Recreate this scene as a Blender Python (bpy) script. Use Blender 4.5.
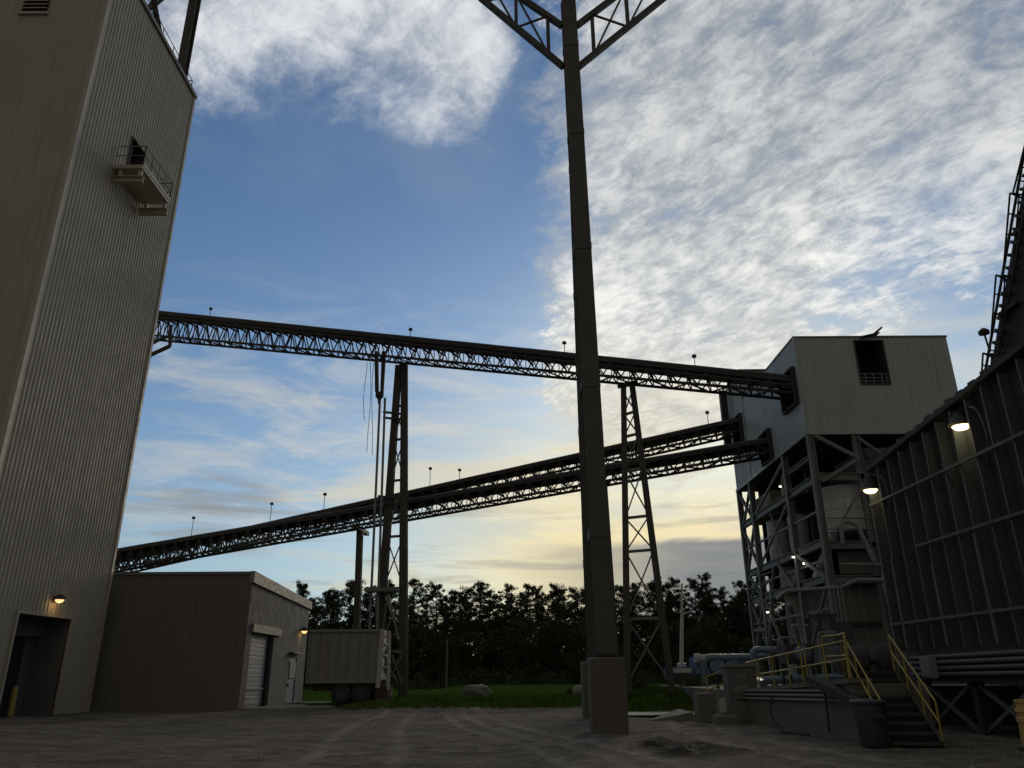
import bpy, bmesh, math, random
from math import radians, sin, cos, tan, atan, pi, sqrt
from mathutils import Vector, Matrix

# ------------------------------------------------------------------ scene, camera
for o in list(bpy.data.objects):
    bpy.data.objects.remove(o)
SC = bpy.context.scene
COL = SC.collection
FPX, HORIZON, EYE = 769.0, 675.0, 1.6
PITCH, ROLL = atan((HORIZON - 384) / FPX), radians(0.35)
cr, sr, cp, sp = cos(ROLL), sin(ROLL), cos(PITCH), sin(PITCH)
cam = bpy.data.cameras.new('camera')
cam.lens = FPX / 1024 * 36
cam.sensor_width = 36
cam.clip_start = 0.1
cam.clip_end = 6000
camera = bpy.data.objects.new('camera', cam)
COL.objects.link(camera)
right = Vector((cr, sr * sp, -sr * cp))
up = Vector((sr, -cr * sp, cr * cp))
back = Vector((0, -cp, -sp))
mw = Matrix((right, up, back)).transposed().to_4x4()
mw.translation = (0, 0, EYE)
camera.matrix_world = mw
SC.camera = camera
SC.view_settings.view_transform = 'Standard'
SC.view_settings.look = 'None'
SC.view_settings.exposure = -0.12
SC.view_settings.gamma = 1.0
SC.view_settings.use_curve_mapping = False


def ray(px, py):
    u = (px - 512) / FPX
    v = (py - 384) / FPX
    u, v = cr * u - sr * v, sr * u + cr * v
    return Vector((u, cp + sp * v, sp - cp * v))


def at_y(px, py, y):                       # surveying helper: world point at a known distance
    r = ray(px, py)
    return r * (y / r.y) + Vector((0, 0, EYE))


# ------------------------------------------------------------------ node helper
class NT:
    def __init__(s, tree):
        s.t = tree
        s.t.nodes.clear()

    def n(s, kind, **kw):
        nd = s.t.nodes.new(kind)
        for k, v in kw.items():
            setattr(nd, k, v)
        return nd

    def put(s, sock, v):
        if v is None:
            return
        if isinstance(v, bpy.types.NodeSocket):
            s.t.links.new(v, sock)
        elif isinstance(v, (tuple, list, Vector)):
            v = tuple(v)
            if sock.type == 'RGBA' and len(v) == 3:
                v = v + (1,)
            sock.default_value = v
        else:
            sock.default_value = v

    def m(s, op, a, b=None, c=None, clamp=False):
        nd = s.n('ShaderNodeMath', operation=op, use_clamp=clamp)
        s.put(nd.inputs[0], a); s.put(nd.inputs[1], b); s.put(nd.inputs[2], c)
        return nd.outputs[0]

    def vm(s, op, a, b=None):
        nd = s.n('ShaderNodeVectorMath', operation=op)
        s.put(nd.inputs[0], a); s.put(nd.inputs[1], b)
        return nd.outputs['Value'] if op in ('DOT_PRODUCT', 'LENGTH', 'DISTANCE') else nd.outputs[0]

    def ss(s, x, a, b, lo=0.0, hi=1.0):          # smoothstep
        nd = s.n('ShaderNodeMapRange', interpolation_type='SMOOTHSTEP')
        s.put(nd.inputs[0], x)
        for i, v in enumerate((a, b, lo, hi)):
            s.put(nd.inputs[1 + i], v)
        return nd.outputs[0]

    def mix(s, f, a, b, blend='MIX'):
        nd = s.n('ShaderNodeMix', data_type='RGBA', blend_type=blend)
        s.put(nd.inputs[0], f); s.put(nd.inputs[6], a); s.put(nd.inputs[7], b)
        return nd.outputs[2]

    def noise(s, vec, scale, detail=4, rough=0.55, dist=0.0):
        nd = s.n('ShaderNodeTexNoise')
        s.put(nd.inputs['Vector'], vec)
        nd.inputs['Scale'].default_value = scale
        nd.inputs['Detail'].default_value = detail
        nd.inputs['Roughness'].default_value = rough
        nd.inputs['Distortion'].default_value = dist
        return nd.outputs[0]

    def comb(s, x, y, z):
        nd = s.n('ShaderNodeCombineXYZ')
        s.put(nd.inputs[0], x); s.put(nd.inputs[1], y); s.put(nd.inputs[2], z)
        return nd.outputs[0]

    def sep(s, v):
        nd = s.n('ShaderNodeSeparateXYZ')
        s.put(nd.inputs[0], v)
        return nd.outputs[0], nd.outputs[1], nd.outputs[2]


# ------------------------------------------------------------------ sky and sun
SUN_DIR = ray(715, 486).normalized()
SUN_EL = math.asin(SUN_DIR.z)
SUN_AZ = math.atan2(SUN_DIR.x, SUN_DIR.y)
BG = 0.1
AIR_TINT = (0.74, 0.95, 1.16)
world = bpy.data.worlds.new('World')
world.name = 'sky'
SC.world = world
world.use_nodes = True
W = NT(world.node_tree)
gen = W.n('ShaderNodeTexCoord').outputs['Generated']
D = W.vm('NORMALIZE', gen)
dx, dy, dz = W.sep(D)
sky = W.n('ShaderNodeTexSky', sky_type='NISHITA')
sky.sun_disc = False
sky.sun_elevation = SUN_EL
sky.sun_rotation = SUN_AZ
sky.air_density = 1.0
sky.dust_density = 0.6
sky.ozone_density = 2.0


def K(*c):                                  # a radiance given as it should appear, before the strength
    return tuple(x / BG for x in c)


dzp = W.m('MAXIMUM', dz, 0.0)
inv = W.m('DIVIDE', 1.0, W.m('ADD', dzp, 0.14))
plane = W.comb(W.m('MULTIPLY', dx, inv), W.m('MULTIPLY', dy, inv), 0.0)


def blob(px, py, r_in, r_out):
    c = ray(px, py).normalized()
    return W.ss(W.vm('DOT_PRODUCT', D, c), cos(radians(r_out)), cos(radians(r_in)))


def mx(*a):
    r = a[0]
    for b in a[1:]:
        r = W.m('MAXIMUM', r, b)
    return r


n_big = W.noise(plane, 1.7, 10, 0.6, 0.3)
warp = W.vm('ADD', plane, W.vm('MULTIPLY', W.comb(W.noise(plane, 2.6, 4, 0.6), W.noise(W.vm('ADD', plane, (7, 3, 1)), 2.6, 4, 0.6), 0.0), (0.10, 0.10, 0)))
dxr = W.vm('DOT_PRODUCT', warp, (0.80, 0.60, 0.0))
dyr = W.vm('DOT_PRODUCT', warp, (-0.60, 0.80, 0.0))
fib = W.comb(W.m('MULTIPLY', dxr, 1.7), dyr, 0.0)
n_fine = W.noise(fib, 15.0, 10, 0.70, 0.2)
n_mid = W.noise(W.vm('ADD', plane, (4.3, 1.7, 0)), 4.6, 9, 0.64, 0.45)
n_low = W.noise(W.vm('ADD', plane, (9.1, 3.2, 0)), 0.8, 3, 0.5)
streak = W.noise(W.vm('MULTIPLY', D, (3.2, 3.2, 26.0)), 1.0, 8, 0.6, 0.5)
sunward = W.vm('DOT_PRODUCT', D, SUN_DIR)
glow_w = W.ss(sunward, cos(radians(62)), cos(radians(6)))
glow_n = W.ss(sunward, cos(radians(28)), cos(radians(3)))
haze_low = W.m('POWER', W.m('SUBTRACT', 1.0, dzp), 5.0)
air = W.mix(1.0, sky.outputs[0], AIR_TINT, 'MULTIPLY')
air = W.mix(W.m('MULTIPLY', haze_low, 0.85), air, W.mix(glow_w, K(0.22, 0.34, 0.43), K(0.52, 0.59, 0.60)))
right_sheet = mx(blob(800, 130, 6, 24), blob(700, 285, 4, 15), blob(980, 40, 8, 24), blob(650, 370, 2, 11))
right_sheet = W.ss(W.m('ADD', right_sheet, W.m('ADD', W.m('MULTIPLY', W.m('SUBTRACT', n_mid, 0.5), 1.3), W.m('MULTIPLY', W.m('SUBTRACT', n_fine, 0.5), 0.8))), 0.10, 1.02)
left_bank = mx(blob(330, 0, 5, 13), blob(430, 70, 3, 8.5), blob(240, 60, 2, 8), W.m('MULTIPLY', blob(290, 120, 1, 6.5), 0.7), W.m('MULTIPLY', blob(450, 150, 1, 5.5), 0.75))
clear = mx(blob(330, 250, 8, 17), blob(560, 120, 2, 7), blob(965, 300, 4, 12), blob(520, 230, 2, 7))
elsewhere = W.ss(n_low, 0.36, 0.58, 0.1, 0.9)
elsewhere = W.m('MULTIPLY', elsewhere, W.ss(dz, 0.25, 0.5))
elsewhere = mx(elsewhere, W.ss(sunward, 0.45, 0.05, 0.0, 0.85))      # unseen overcast added behind, to cut the blue fill
cover = W.m('SUBTRACT', mx(W.m('MULTIPLY', right_sheet, 1.12), left_bank, W.m('MULTIPLY', elsewhere, 0.9)),
            W.m('MULTIPLY', clear, 0.55))
dens = W.m('ADD', W.m('MULTIPLY', cover, 0.80),
           W.m('ADD', W.m('MULTIPLY', W.m('SUBTRACT', n_big, 0.5), 1.15),
               W.m('ADD', W.m('MULTIPLY', W.m('SUBTRACT', n_mid, 0.5), 0.85),
                   W.m('MULTIPLY', W.m('SUBTRACT', n_fine, 0.5), 0.5))))
alpha = W.ss(dens, 0.20, 0.86)
tex = W.m('ADD', W.m('MULTIPLY', n_fine, 0.62), W.m('MULTIPLY', n_mid, 0.5))
texl = W.m('ADD', W.m('MULTIPLY', n_fine, 0.30), W.m('ADD', W.m('MULTIPLY', n_mid, 0.55), W.m('MULTIPLY', n_big, 0.30)))
lw = W.m('MULTIPLY', left_bank, W.m('SUBTRACT', 1.0, right_sheet))
tex = W.m('ADD', W.m('MULTIPLY', tex, W.m('SUBTRACT', 1.0, lw)), W.m('MULTIPLY', texl, lw))
clear_r = blob(965, 300, 3, 12)
veil = W.m('MULTIPLY', W.m('SUBTRACT', 1.0, W.m('MULTIPLY', clear_r, 0.75)), W.ss(W.m('ADD', right_sheet, W.m('MULTIPLY', W.m('SUBTRACT', n_mid, 0.5), 0.9)), 0.12, 0.95))
veil = W.m('MULTIPLY', veil, W.ss(n_big, 0.3, 0.62, 0.35, 0.8))
air = W.mix(veil, air, W.mix(W.ss(sunward, cos(radians(50)), cos(radians(15))), K(0.30, 0.345, 0.41), K(0.56, 0.57, 0.56)))
air = W.mix(W.m('MULTIPLY', W.m('MULTIPLY', left_bank, 0.5), W.ss(n_big, 0.35, 0.6)), air, K(0.24, 0.32, 0.45))
lit = W.ss(tex, 0.41, 0.70)
fwd = W.ss(sunward, cos(radians(54)), cos(radians(10)))
bright = W.mix(fwd, K(0.72, 0.745, 0.79), K(1.10, 1.085, 1.03))
bright = W.mix(lw, bright, K(0.95, 0.96, 0.98))
shade = W.mix(fwd, K(0.23, 0.29, 0.38), K(0.48, 0.52, 0.545))
ccol = W.mix(lit, shade, bright)
tone = W.m('MULTIPLY', W.ss(n_big, 0.30, 0.66, 0.80, 1.10), W.ss(dz, 0.62, 0.40, 0.80, 1.0))     # thick and thin parts of the sheet
tone = W.m('ADD', W.m('MULTIPLY', tone, W.m('SUBTRACT', 1.0, lw)), lw)
tonec = W.n('ShaderNodeCombineColor')
W.put(tonec.inputs[0], tone); W.put(tonec.inputs[1], W.m('POWER', tone, 0.93)); W.put(tonec.inputs[2], W.m('POWER', tone, 0.80))
ccol = W.mix(1.0, ccol, tonec.outputs[0], 'MULTIPLY')
col = W.mix(W.m('MULTIPLY', alpha, 0.90), air, ccol)
warm = W.m('MULTIPLY', glow_n, W.ss(dz, 0.42, 0.12))
col = W.mix(W.m('MULTIPLY', warm, 0.92), col, W.mix(W.ss(streak, 0.35, 0.65), K(0.72, 0.65, 0.43), K(1.12, 0.87, 0.40)))
st = W.m('MULTIPLY', W.ss(streak, 0.5, 0.68), W.ss(dz, 0.42, 0.2))
col = W.mix(W.m('MULTIPLY', st, 0.7), col, W.mix(glow_w, K(0.38, 0.44, 0.50), K(0.82, 0.73, 0.50)))
wisp = W.m('MULTIPLY', W.ss(W.noise(W.vm('MULTIPLY', D, (6.0, 6.0, 20.0)), 1.3, 9, 0.65, 0.8), 0.40, 0.70), W.m('MULTIPLY', W.ss(dz, 0.50, 0.30), W.ss(dz, 0.12, 0.2)))
col = W.mix(W.m('MULTIPLY', wisp, 0.6), col, W.mix(glow_w, K(0.40, 0.46, 0.53), K(0.74, 0.72, 0.64)))
dark_st = W.m('MULTIPLY', W.ss(W.noise(W.vm('MULTIPLY', D, (4.0, 4.0, 44.0)), 1.0, 7, 0.6, 0.4), 0.53, 0.66), W.ss(dz, 0.27, 0.16))
col = W.mix(W.m('MULTIPLY', dark_st, 0.55), col, W.mix(glow_w, K(0.24, 0.29, 0.34), K(0.36, 0.36, 0.34)))
az = W.m('ARCTAN2', dx, dy)
bank_edge = W.m('ADD', dz, W.m('MULTIPLY', W.m('SUBTRACT', streak, 0.5), 0.05))
bank = W.m('MULTIPLY', W.ss(bank_edge, 0.165, 0.150), W.ss(W.m('ADD', az, W.m('MULTIPLY', W.m('SUBTRACT', streak, 0.5), 0.35)), -0.03, 0.24))
col = W.mix(W.m('MULTIPLY', bank, 0.85), col, W.mix(W.ss(streak, 0.45, 0.7), K(0.17, 0.20, 0.25), K(0.30, 0.32, 0.35)))
small = W.m('MULTIPLY', blob(225, 512, 1, 5), W.ss(streak, 0.46, 0.62))
col = W.mix(W.m('MULTIPLY', small, 0.6), col, K(0.22, 0.25, 0.30))
# dim warm overcast added out of view opposite the sun, to set the fill light
behind = W.ss(sunward, 0.50, -0.05)
col = W.mix(W.m('MULTIPLY', behind, 0.9), col, W.mix(lit, K(0.130, 0.121, 0.101), K(0.205, 0.190, 0.160)))
bgn = W.n('ShaderNodeBackground')
W.put(bgn.inputs[0], col)
bgn.inputs[1].default_value = BG
out = W.n('ShaderNodeOutputWorld')
W.t.links.new(bgn.outputs[0], out.inputs[0])

sun = bpy.data.lights.new('sun', 'SUN')
sun.energy = 0.5
sun.angle = radians(14)
sun.color = (1.0, 0.86, 0.66)
sun_o = bpy.data.objects.new('sun', sun)
sun_o.rotation_euler = (-SUN_DIR).to_track_quat('-Z', 'Y').to_euler()
sun_o.location = (0, 0, 60)
COL.objects.link(sun_o)


# ------------------------------------------------------------------ materials
MATS = {}


def mat(name, col, rough=0.7, metal=0.0, var=0.25, scale=1.5, grime=0.0, grime_col=(0.05, 0.04, 0.03), streaks=0.0,
        bump=0.0, bscale=20.0, emit=None):
    if name in MATS:
        return MATS[name]
    m = bpy.data.materials.new(name)
    m.use_nodes = True
    t = NT(m.node_tree)
    o = t.n('ShaderNodeOutputMaterial')
    p = t.n('ShaderNodeBsdfPrincipled')
    t.t.links.new(p.outputs[0], o.inputs[0])
    pos = t.n('ShaderNodeNewGeometry').outputs['Position']
    n1 = t.noise(pos, scale, 6, 0.6)
    c = t.mix(n1, tuple(x * (1 - var) for x in col), tuple(min(1, x * (1 + var)) for x in col))
    if streaks:
        n2 = t.noise(t.vm('MULTIPLY', pos, (2.2, 2.2, 0.12)), 2.0, 5, 0.65)
        c = t.mix(t.m('MULTIPLY', t.ss(n2, 0.48, 0.75), streaks), c, grime_col)
    if grime:
        n3 = t.noise(pos, scale * 2.7, 7, 0.7, 0.4)
        c = t.mix(t.m('MULTIPLY', t.ss(n3, 0.5, 0.72), grime), c, grime_col)
    t.put(p.inputs['Base Color'], c)
    r2 = t.noise(pos, scale * 4, 3)
    t.put(p.inputs['Roughness'], t.ss(r2, 0.2, 0.8, max(0.05, rough - 0.12), min(1, rough + 0.12)))
    p.inputs['Metallic'].default_value = metal
    if bump:
        b = t.n('ShaderNodeBump')
        b.inputs['Strength'].default_value = bump
        b.inputs['Distance'].default_value = 0.02
        t.put(b.inputs['Height'], t.noise(pos, bscale, 6, 0.7))
        t.t.links.new(b.outputs[0], p.inputs['Normal'])
    if emit:
        p.inputs['Emission Color'].default_value = emit[:3] + (1,)
        p.inputs['Emission Strength'].default_value = emit[3]
    MATS[name] = m
    return m


BEIGE = mat('beige_siding', (0.425, 0.38, 0.285), 0.65, 0.0, 0.1, 0.3, 0.15, (0.2, 0.165, 0.11), 0.28)
TRIM = mat('beige_trim', (0.46, 0.40, 0.31), 0.5, 0.0, 0.1, 0.6)
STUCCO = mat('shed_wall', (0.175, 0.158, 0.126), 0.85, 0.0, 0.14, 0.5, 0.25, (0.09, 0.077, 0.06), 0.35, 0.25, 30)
FASCIA = mat('pale_fascia', (0.25, 0.225, 0.175), 0.6, 0, 0.1)
CLAD = mat('grey_cladding', (0.40, 0.42, 0.40), 0.5, 0.0, 0.1, 0.4, 0.15, (0.2, 0.19, 0.16), 0.5)
STEEL = mat('dark_steel', (0.055, 0.051, 0.046), 0.75, 0.0, 0.3, 1.2, 0.35, (0.07, 0.045, 0.03))
GALV = mat('galvanised_steel', (0.19, 0.185, 0.172), 0.65, 0.1, 0.2, 1.5, 0.3, (0.11, 0.085, 0.06))
WEATHER = mat('weathered_column', (0.085, 0.076, 0.062), 0.7, 0.1, 0.25, 0.8, 0.3, (0.09, 0.065, 0.045), 0.4)
CONC = mat('concrete', (0.165, 0.15, 0.126), 0.9, 0, 0.2, 1.1, 0.35, (0.15, 0.125, 0.1), 0.4, 0.4, 25)
HOOD = mat('conveyor_hood', (0.06, 0.057, 0.052), 0.75, 0.0, 0.25, 0.8, 0.25, (0.08, 0.055, 0.04))
PEDC = mat('aged_pedestal_concrete', (0.135, 0.12, 0.098), 0.9, 0, 0.2, 1.1, 0.4, (0.08, 0.066, 0.05), 0.45, 0.4, 25)
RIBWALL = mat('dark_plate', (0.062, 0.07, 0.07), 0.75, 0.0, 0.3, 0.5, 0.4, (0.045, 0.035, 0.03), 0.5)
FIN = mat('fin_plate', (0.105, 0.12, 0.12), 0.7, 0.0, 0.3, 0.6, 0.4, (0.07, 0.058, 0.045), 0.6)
RIBEDGE = mat('rib_edge', (0.055, 0.060, 0.060), 0.7, 0.0, 0.25, 0.9, 0.3, (0.06, 0.045, 0.035))
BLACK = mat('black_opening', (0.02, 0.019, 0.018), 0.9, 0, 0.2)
TANK = mat('tank_paint', (0.60, 0.58, 0.55), 0.5, 0, 0.12, 0.8, 0.35, (0.2, 0.16, 0.12), 0.5)
YELLOW = mat('yellow_paint', (0.40, 0.31, 0.07), 0.55, 0, 0.2, 2.0, 0.35, (0.2, 0.13, 0.05))
YDRUM = mat('yellow_plastic', (0.55, 0.36, 0.12), 0.5, 0, 0.1, 2.0, 0.15, (0.3, 0.2, 0.1))
PIPE = mat('pipe_grey', (0.24, 0.235, 0.225), 0.6, 0.0, 0.15, 2.0, 0.35, (0.15, 0.11, 0.08))
DPIPE = mat('dull_pipe', (0.11, 0.105, 0.098), 0.65, 0, 0.2, 2.0, 0.35, (0.07, 0.055, 0.04))
BLUEPIPE = mat('blue_grey_pipe', (0.14, 0.19, 0.24), 0.4, 0.1, 0.15, 2.0, 0.3, (0.1, 0.08, 0.06))
TREAD = mat('tread_steel', (0.07, 0.066, 0.06), 0.7, 0.3, 0.25, 3)
ALU = mat('trailer_aluminium', (0.25, 0.238, 0.208), 0.65, 0.0, 0.2, 0.8, 0.55, (0.2, 0.15, 0.1), 0.5)
RUSTWHITE = mat('rusty_white_paint', (0.50, 0.47, 0.41), 0.6, 0, 0.15, 2.0, 0.6, (0.2, 0.08, 0.04))
RUST = mat('rust_red', (0.085, 0.035, 0.028), 0.8, 0, 0.3, 3)
RUBBER = mat('rubber', (0.035, 0.034, 0.033), 0.85, 0, 0.25, 3)
DOORW = mat('roller_shutter', (0.235, 0.24, 0.245), 0.5, 0.1, 0.08, 0.8, 0.25, (0.25, 0.22, 0.18))
DOORG = mat('grey_lining', (0.14, 0.14, 0.132), 0.7, 0, 0.15, 0.8, 0.3)
WHITE = mat('white_paint', (0.50, 0.49, 0.47), 0.5, 0, 0.1, 2.0, 0.3, (0.3, 0.25, 0.2))
BIN = mat('bin_plastic', (0.05, 0.052, 0.055), 0.6, 0, 0.2, 2)
ROCK = mat('rock', (0.26, 0.235, 0.2), 0.95, 0, 0.3, 2.5, 0.3, bump=0.6, bscale=8)
GLASSY = mat('truck_glass', (0.03, 0.04, 0.05), 0.1)
BLUEPAINT = mat('blue_paint', (0.08, 0.14, 0.26), 0.4)
BULB = mat('lamp_lens', (0.9, 0.8, 0.6), 0.4, emit=(1.0, 0.80, 0.46, 3.0))
BULBO = mat('lamp_lens_amber', (0.9, 0.7, 0.4), 0.4, emit=(1.0, 0.62, 0.25, 1.5))
BULBW = mat('lamp_lens_white', (0.9, 0.9, 0.85), 0.4, emit=(1.0, 0.95, 0.82, 4.0))
BARK = mat('bark', (0.085, 0.06, 0.042), 0.95, 0, 0.3, 3)


def leafmat(name, col):
    m = bpy.data.materials.new(name)
    m.use_nodes = True
    t = NT(m.node_tree)
    o = t.n('ShaderNodeOutputMaterial')
    p = t.n('ShaderNodeBsdfPrincipled')
    t.t.links.new(p.outputs[0], o.inputs[0])
    pos = t.n('ShaderNodeNewGeometry').outputs['Position']
    n1 = t.noise(pos, 0.9, 4, 0.6)
    n2 = t.noise(pos, 0.08, 3)
    c = t.mix(n1, tuple(x * 0.55 for x in col), tuple(x * 1.45 for x in col))
    c = t.mix(t.m('MULTIPLY', n2, 0.35), c, (col[0] * 1.6, col[1] * 1.2, col[2] * 0.8))
    t.put(p.inputs['Base Color'], c)
    p.inputs['Roughness'].default_value = 0.75
    p.inputs['Specular IOR Level'].default_value = 0.15
    return m


PINE = leafmat('pine_needles', (0.036, 0.052, 0.022))
LEAF = leafmat('broadleaf', (0.045, 0.066, 0.024))
BRUSH = leafmat('brush_leaves', (0.06, 0.085, 0.03))
GRASS = leafmat('grass_blade', (0.075, 0.13, 0.018))


# ------------------------------------------------------------------ mesh helper
class MB:
    def __init__(s):
        s.v = []
        s.f = []

    def quad(s, a, b, c, d):
        i = len(s.v)
        s.v += [Vector(a), Vector(b), Vector(c), Vector(d)]
        s.f.append((i, i + 1, i + 2, i + 3))
        return s

    def hexa(s, p):                          # 8 points: bottom ring 0-3, top ring 4-7
        i = len(s.v)
        s.v += [Vector(q) for q in p]
        for f in ((3, 2, 1, 0), (4, 5, 6, 7), (0, 1, 5, 4), (1, 2, 6, 5), (2, 3, 7, 6), (3, 0, 4, 7)):
            s.f.append(tuple(i + k for k in f))
        return s

    def box(s, x0, x1, y0, y1, z0, z1):
        return s.hexa([(x0, y0, z0), (x1, y0, z0), (x1, y1, z0), (x0, y1, z0),
                       (x0, y0, z1), (x1, y0, z1), (x1, y1, z1), (x0, y1, z1)])

    def bar(s, a, b, w, h, w2=None, h2=None, side=None):
        a, b = Vector(a), Vector(b)
        t = (b - a).normalized()
        if side is None:
            side = t.cross(Vector((0, 0, 1)))
            if side.length < 1e-3:
                side = Vector((1, 0, 0))
        side = Vector(side)
        side = (side - t * side.dot(t)).normalized()
        u = side.cross(t)
        w2 = w if w2 is None else w2
        h2 = h if h2 is None else h2
        q = []
        for p, ww, hh in ((a, w, h), (b, w2, h2)):
            for sx, sy in ((-1, -1), (1, -1), (1, 1), (-1, 1)):
                q.append(p + side * (sx * ww / 2) + u * (sy * hh / 2))
        return s.hexa(q)

    def ibeam(s, a, b, w, h, side=None, tf=0.04):
        a, b = Vector(a), Vector(b)
        t = (b - a).normalized()
        if side is None:
            side = t.cross(Vector((0, 0, 1)))
            if side.length < 1e-3:
                side = Vector((1, 0, 0))
        side = Vector(side)
        side = (side - t * side.dot(t)).normalized()
        u = side.cross(t)
        s.bar(a + u * (h / 2 - tf / 2), b + u * (h / 2 - tf / 2), w, tf, side=side)
        s.bar(a - u * (h / 2 - tf / 2), b - u * (h / 2 - tf / 2), w, tf, side=side)
        s.bar(a, b, tf, h - 2 * tf - 0.004, side=side)
        return s

    def tube(s, a, b, r0, r1=None, n=10, caps=True):
        a, b = Vector(a), Vector(b)
        r1 = r0 if r1 is None else r1
        t = (b - a).normalized()
        x = t.cross(Vector((0, 0, 1)))
        if x.length < 1e-3:
            x = Vector((1, 0, 0))
        x.normalize()
        y = t.cross(x)
        i = len(s.v)
        for p, r in ((a, r0), (b, r1)):
            for k in range(n):
                an = 2 * pi * k / n
                s.v.append(p + x * (cos(an) * r) + y * (sin(an) * r))
        for k in range(n):
            s.f.append((i + k, i + (k + 1) % n, i + n + (k + 1) % n, i + n + k))
        if caps:
            s.f.append(tuple(i + k for k in reversed(range(n))))
            s.f.append(tuple(i + n + k for k in range(n)))
        return s

    def path(s, pts, r, n=8):
        pts = [Vector(p) for p in pts]
        i0 = len(s.v)
        for j, p in enumerate(pts):
            t = (pts[min(j + 1, len(pts) - 1)] - pts[max(j - 1, 0)]).normalized()
            x = t.cross(Vector((0, 0, 1)))
            if x.length < 1e-2:
                x = t.cross(Vector((0, 1, 0)))
            x.normalize()
            y = t.cross(x)
            for k in range(n):
                an = 2 * pi * k / n
                s.v.append(p + x * (cos(an) * r) + y * (sin(an) * r))
        for j in range(len(pts) - 1):
            for k in range(n):
                a = i0 + j * n
                s.f.append((a + k, a + (k + 1) % n, a + n + (k + 1) % n, a + n + k))
        s.f.append(tuple(i0 + k for k in reversed(range(n))))
        s.f.append(tuple(i0 + (len(pts) - 1) * n + k for k in range(n)))
        return s

    def lathe(s, c, prof, n=20, axis=None):          # prof = [(r, h)...] about axis through c
        c = Vector(c)
        ax = Vector(axis or (0, 0, 1)).normalized()
        x = ax.cross(Vector((0, 0, 1)))
        if x.length < 1e-3:
            x = Vector((1, 0, 0))
        x.normalize()
        y = ax.cross(x)
        i0 = len(s.v)
        for r, h in prof:
            for k in range(n):
                an = 2 * pi * k / n
                s.v.append(c + ax * h + x * (cos(an) * r) + y * (sin(an) * r))
        for j in range(len(prof) - 1):
            for k in range(n):
                a = i0 + j * n
                s.f.append((a + k, a + (k + 1) % n, a + n + (k + 1) % n, a + n + k))
        s.f.append(tuple(i0 + k for k in reversed(range(n))))
        s.f.append(tuple(i0 + (len(prof) - 1) * n + k for k in range(n)))
        return s

    def build(s, name, material, parent=None, smooth=False, kind=None, fixn=False):
        off = world_loc(parent) if parent else Vector((0, 0, 0))
        me = bpy.data.meshes.new(name)
        me.from_pydata([tuple(v - off) for v in s.v], [], s.f)
        me.materials.append(material)
        if fixn:
            b = bmesh.new(); b.from_mesh(me); bmesh.ops.recalc_face_normals(b, faces=b.faces); b.to_mesh(me); b.free()
        if smooth:
            me.shade_smooth()
            me.set_sharp_from_angle(angle=radians(40))
        o = bpy.data.objects.new(name, me)
        COL.objects.link(o)
        if parent:
            o.parent = parent
        if kind:
            o['kind'] = kind
        return o


def world_loc(o):
    v = Vector((0, 0, 0))
    while o:
        v += o.location
        o = o.parent
    return v


def thing(name, loc, label, cat, group=None):
    o = bpy.data.objects.new(name, None)
    o.empty_display_size = 0.2
    COL.objects.link(o)
    o.location = loc
    o['label'] = label
    o['category'] = cat
    if group:
        o['group'] = group
    return o


def tag(o, label, cat, group=None):
    o['label'] = label
    o['category'] = cat
    if group:
        o['group'] = group
    return o


def copy_part(o, parent, dloc):
    c = o.copy()
    COL.objects.link(c)
    c.parent = parent
    c.location = o.location + Vector(dloc)
    return c


def copy_tree(o, loc=None, parent=None):
    c = o.copy()
    COL.objects.link(c)
    c.parent = parent
    if loc is not None:
        c.location = loc
    for ch in list(o.children):
        copy_tree(ch, None, c)
    return c


def sstep(t):
    t = max(0.0, min(1.0, t))
    return t * t * (3 - 2 * t)


RND = random.Random(7)


def vnoise(x, y, s=0):
    def h(i, j):
        n = (i * 374761393 + j * 668265263 + s * 982451653) & 0xffffffff
        n = ((n ^ (n >> 13)) * 1274126177) & 0xffffffff
        return ((n ^ (n >> 16)) & 0xffff) / 65535.0
    i, j = math.floor(x), math.floor(y)
    fx, fy = sstep(x - i), sstep(y - j)
    return (h(i, j) * (1 - fx) + h(i + 1, j) * fx) * (1 - fy) + (h(i, j + 1) * (1 - fx) + h(i + 1, j + 1) * fx) * fy


# ------------------------------------------------------------------ ground
TRACKS = [[(-3.4, 42), (-2.6, 34), (-1.6, 27), (0.2, 21), (1.2, 15), (1.5, 8)],
          [(-1.9, 42), (-0.9, 34), (0.3, 27), (2.1, 20.6), (3.4, 15), (3.8, 8)],
          [(-4.6, 41), (-4.2, 33), (-3.6, 26), (-2.6, 20), (-2.2, 15), (-2.1, 8)],
          [(10, 33), (6.5, 29), (4.6, 26.5), (1, 23), (-4, 20.5), (-12, 19.2)],
          [(10, 31), (6.6, 26.8), (4.2, 24.6), (0.4, 21.2), (-4, 18.8), (-12, 17.6)],
          [(7, 33), (5.2, 28), (4.9, 23), (5.6, 18), (6.5, 12)],
          [(8, 33), (6.6, 28), (6.3, 23), (7.0, 18), (8.0, 12)],
          [(-2.7, 42), (-1.9, 34), (-0.7, 27), (1.2, 20.8), (2.4, 15), (2.7, 8)],
         [(-5.8, 40), (-5.6, 32), (-5.2, 25), (-4.4, 19), (-4.2, 14)],
         [(10, 29.5), (6.2, 25.2), (3.6, 23.2), (0, 20), (-4.5, 17.4), (-12, 16.2)],
         [(-18, 28), (-10, 24), (-3, 20), (3, 17.5), (8, 16.5)],
         [(-16, 33), (-9, 30), (-3, 27.5), (4, 26.2), (9, 27.5)]]
TP = []
for tr in TRACKS:
    for (x0, y0), (x1, y1) in zip(tr, tr[1:]):
        k = max(2, int(math.hypot(x1 - x0, y1 - y0) / 0.25))
        for i in range(k):
            TP.append((x0 + (x1 - x0) * i / k, y0 + (y1 - y0) * i / k))
CELL = {}
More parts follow.
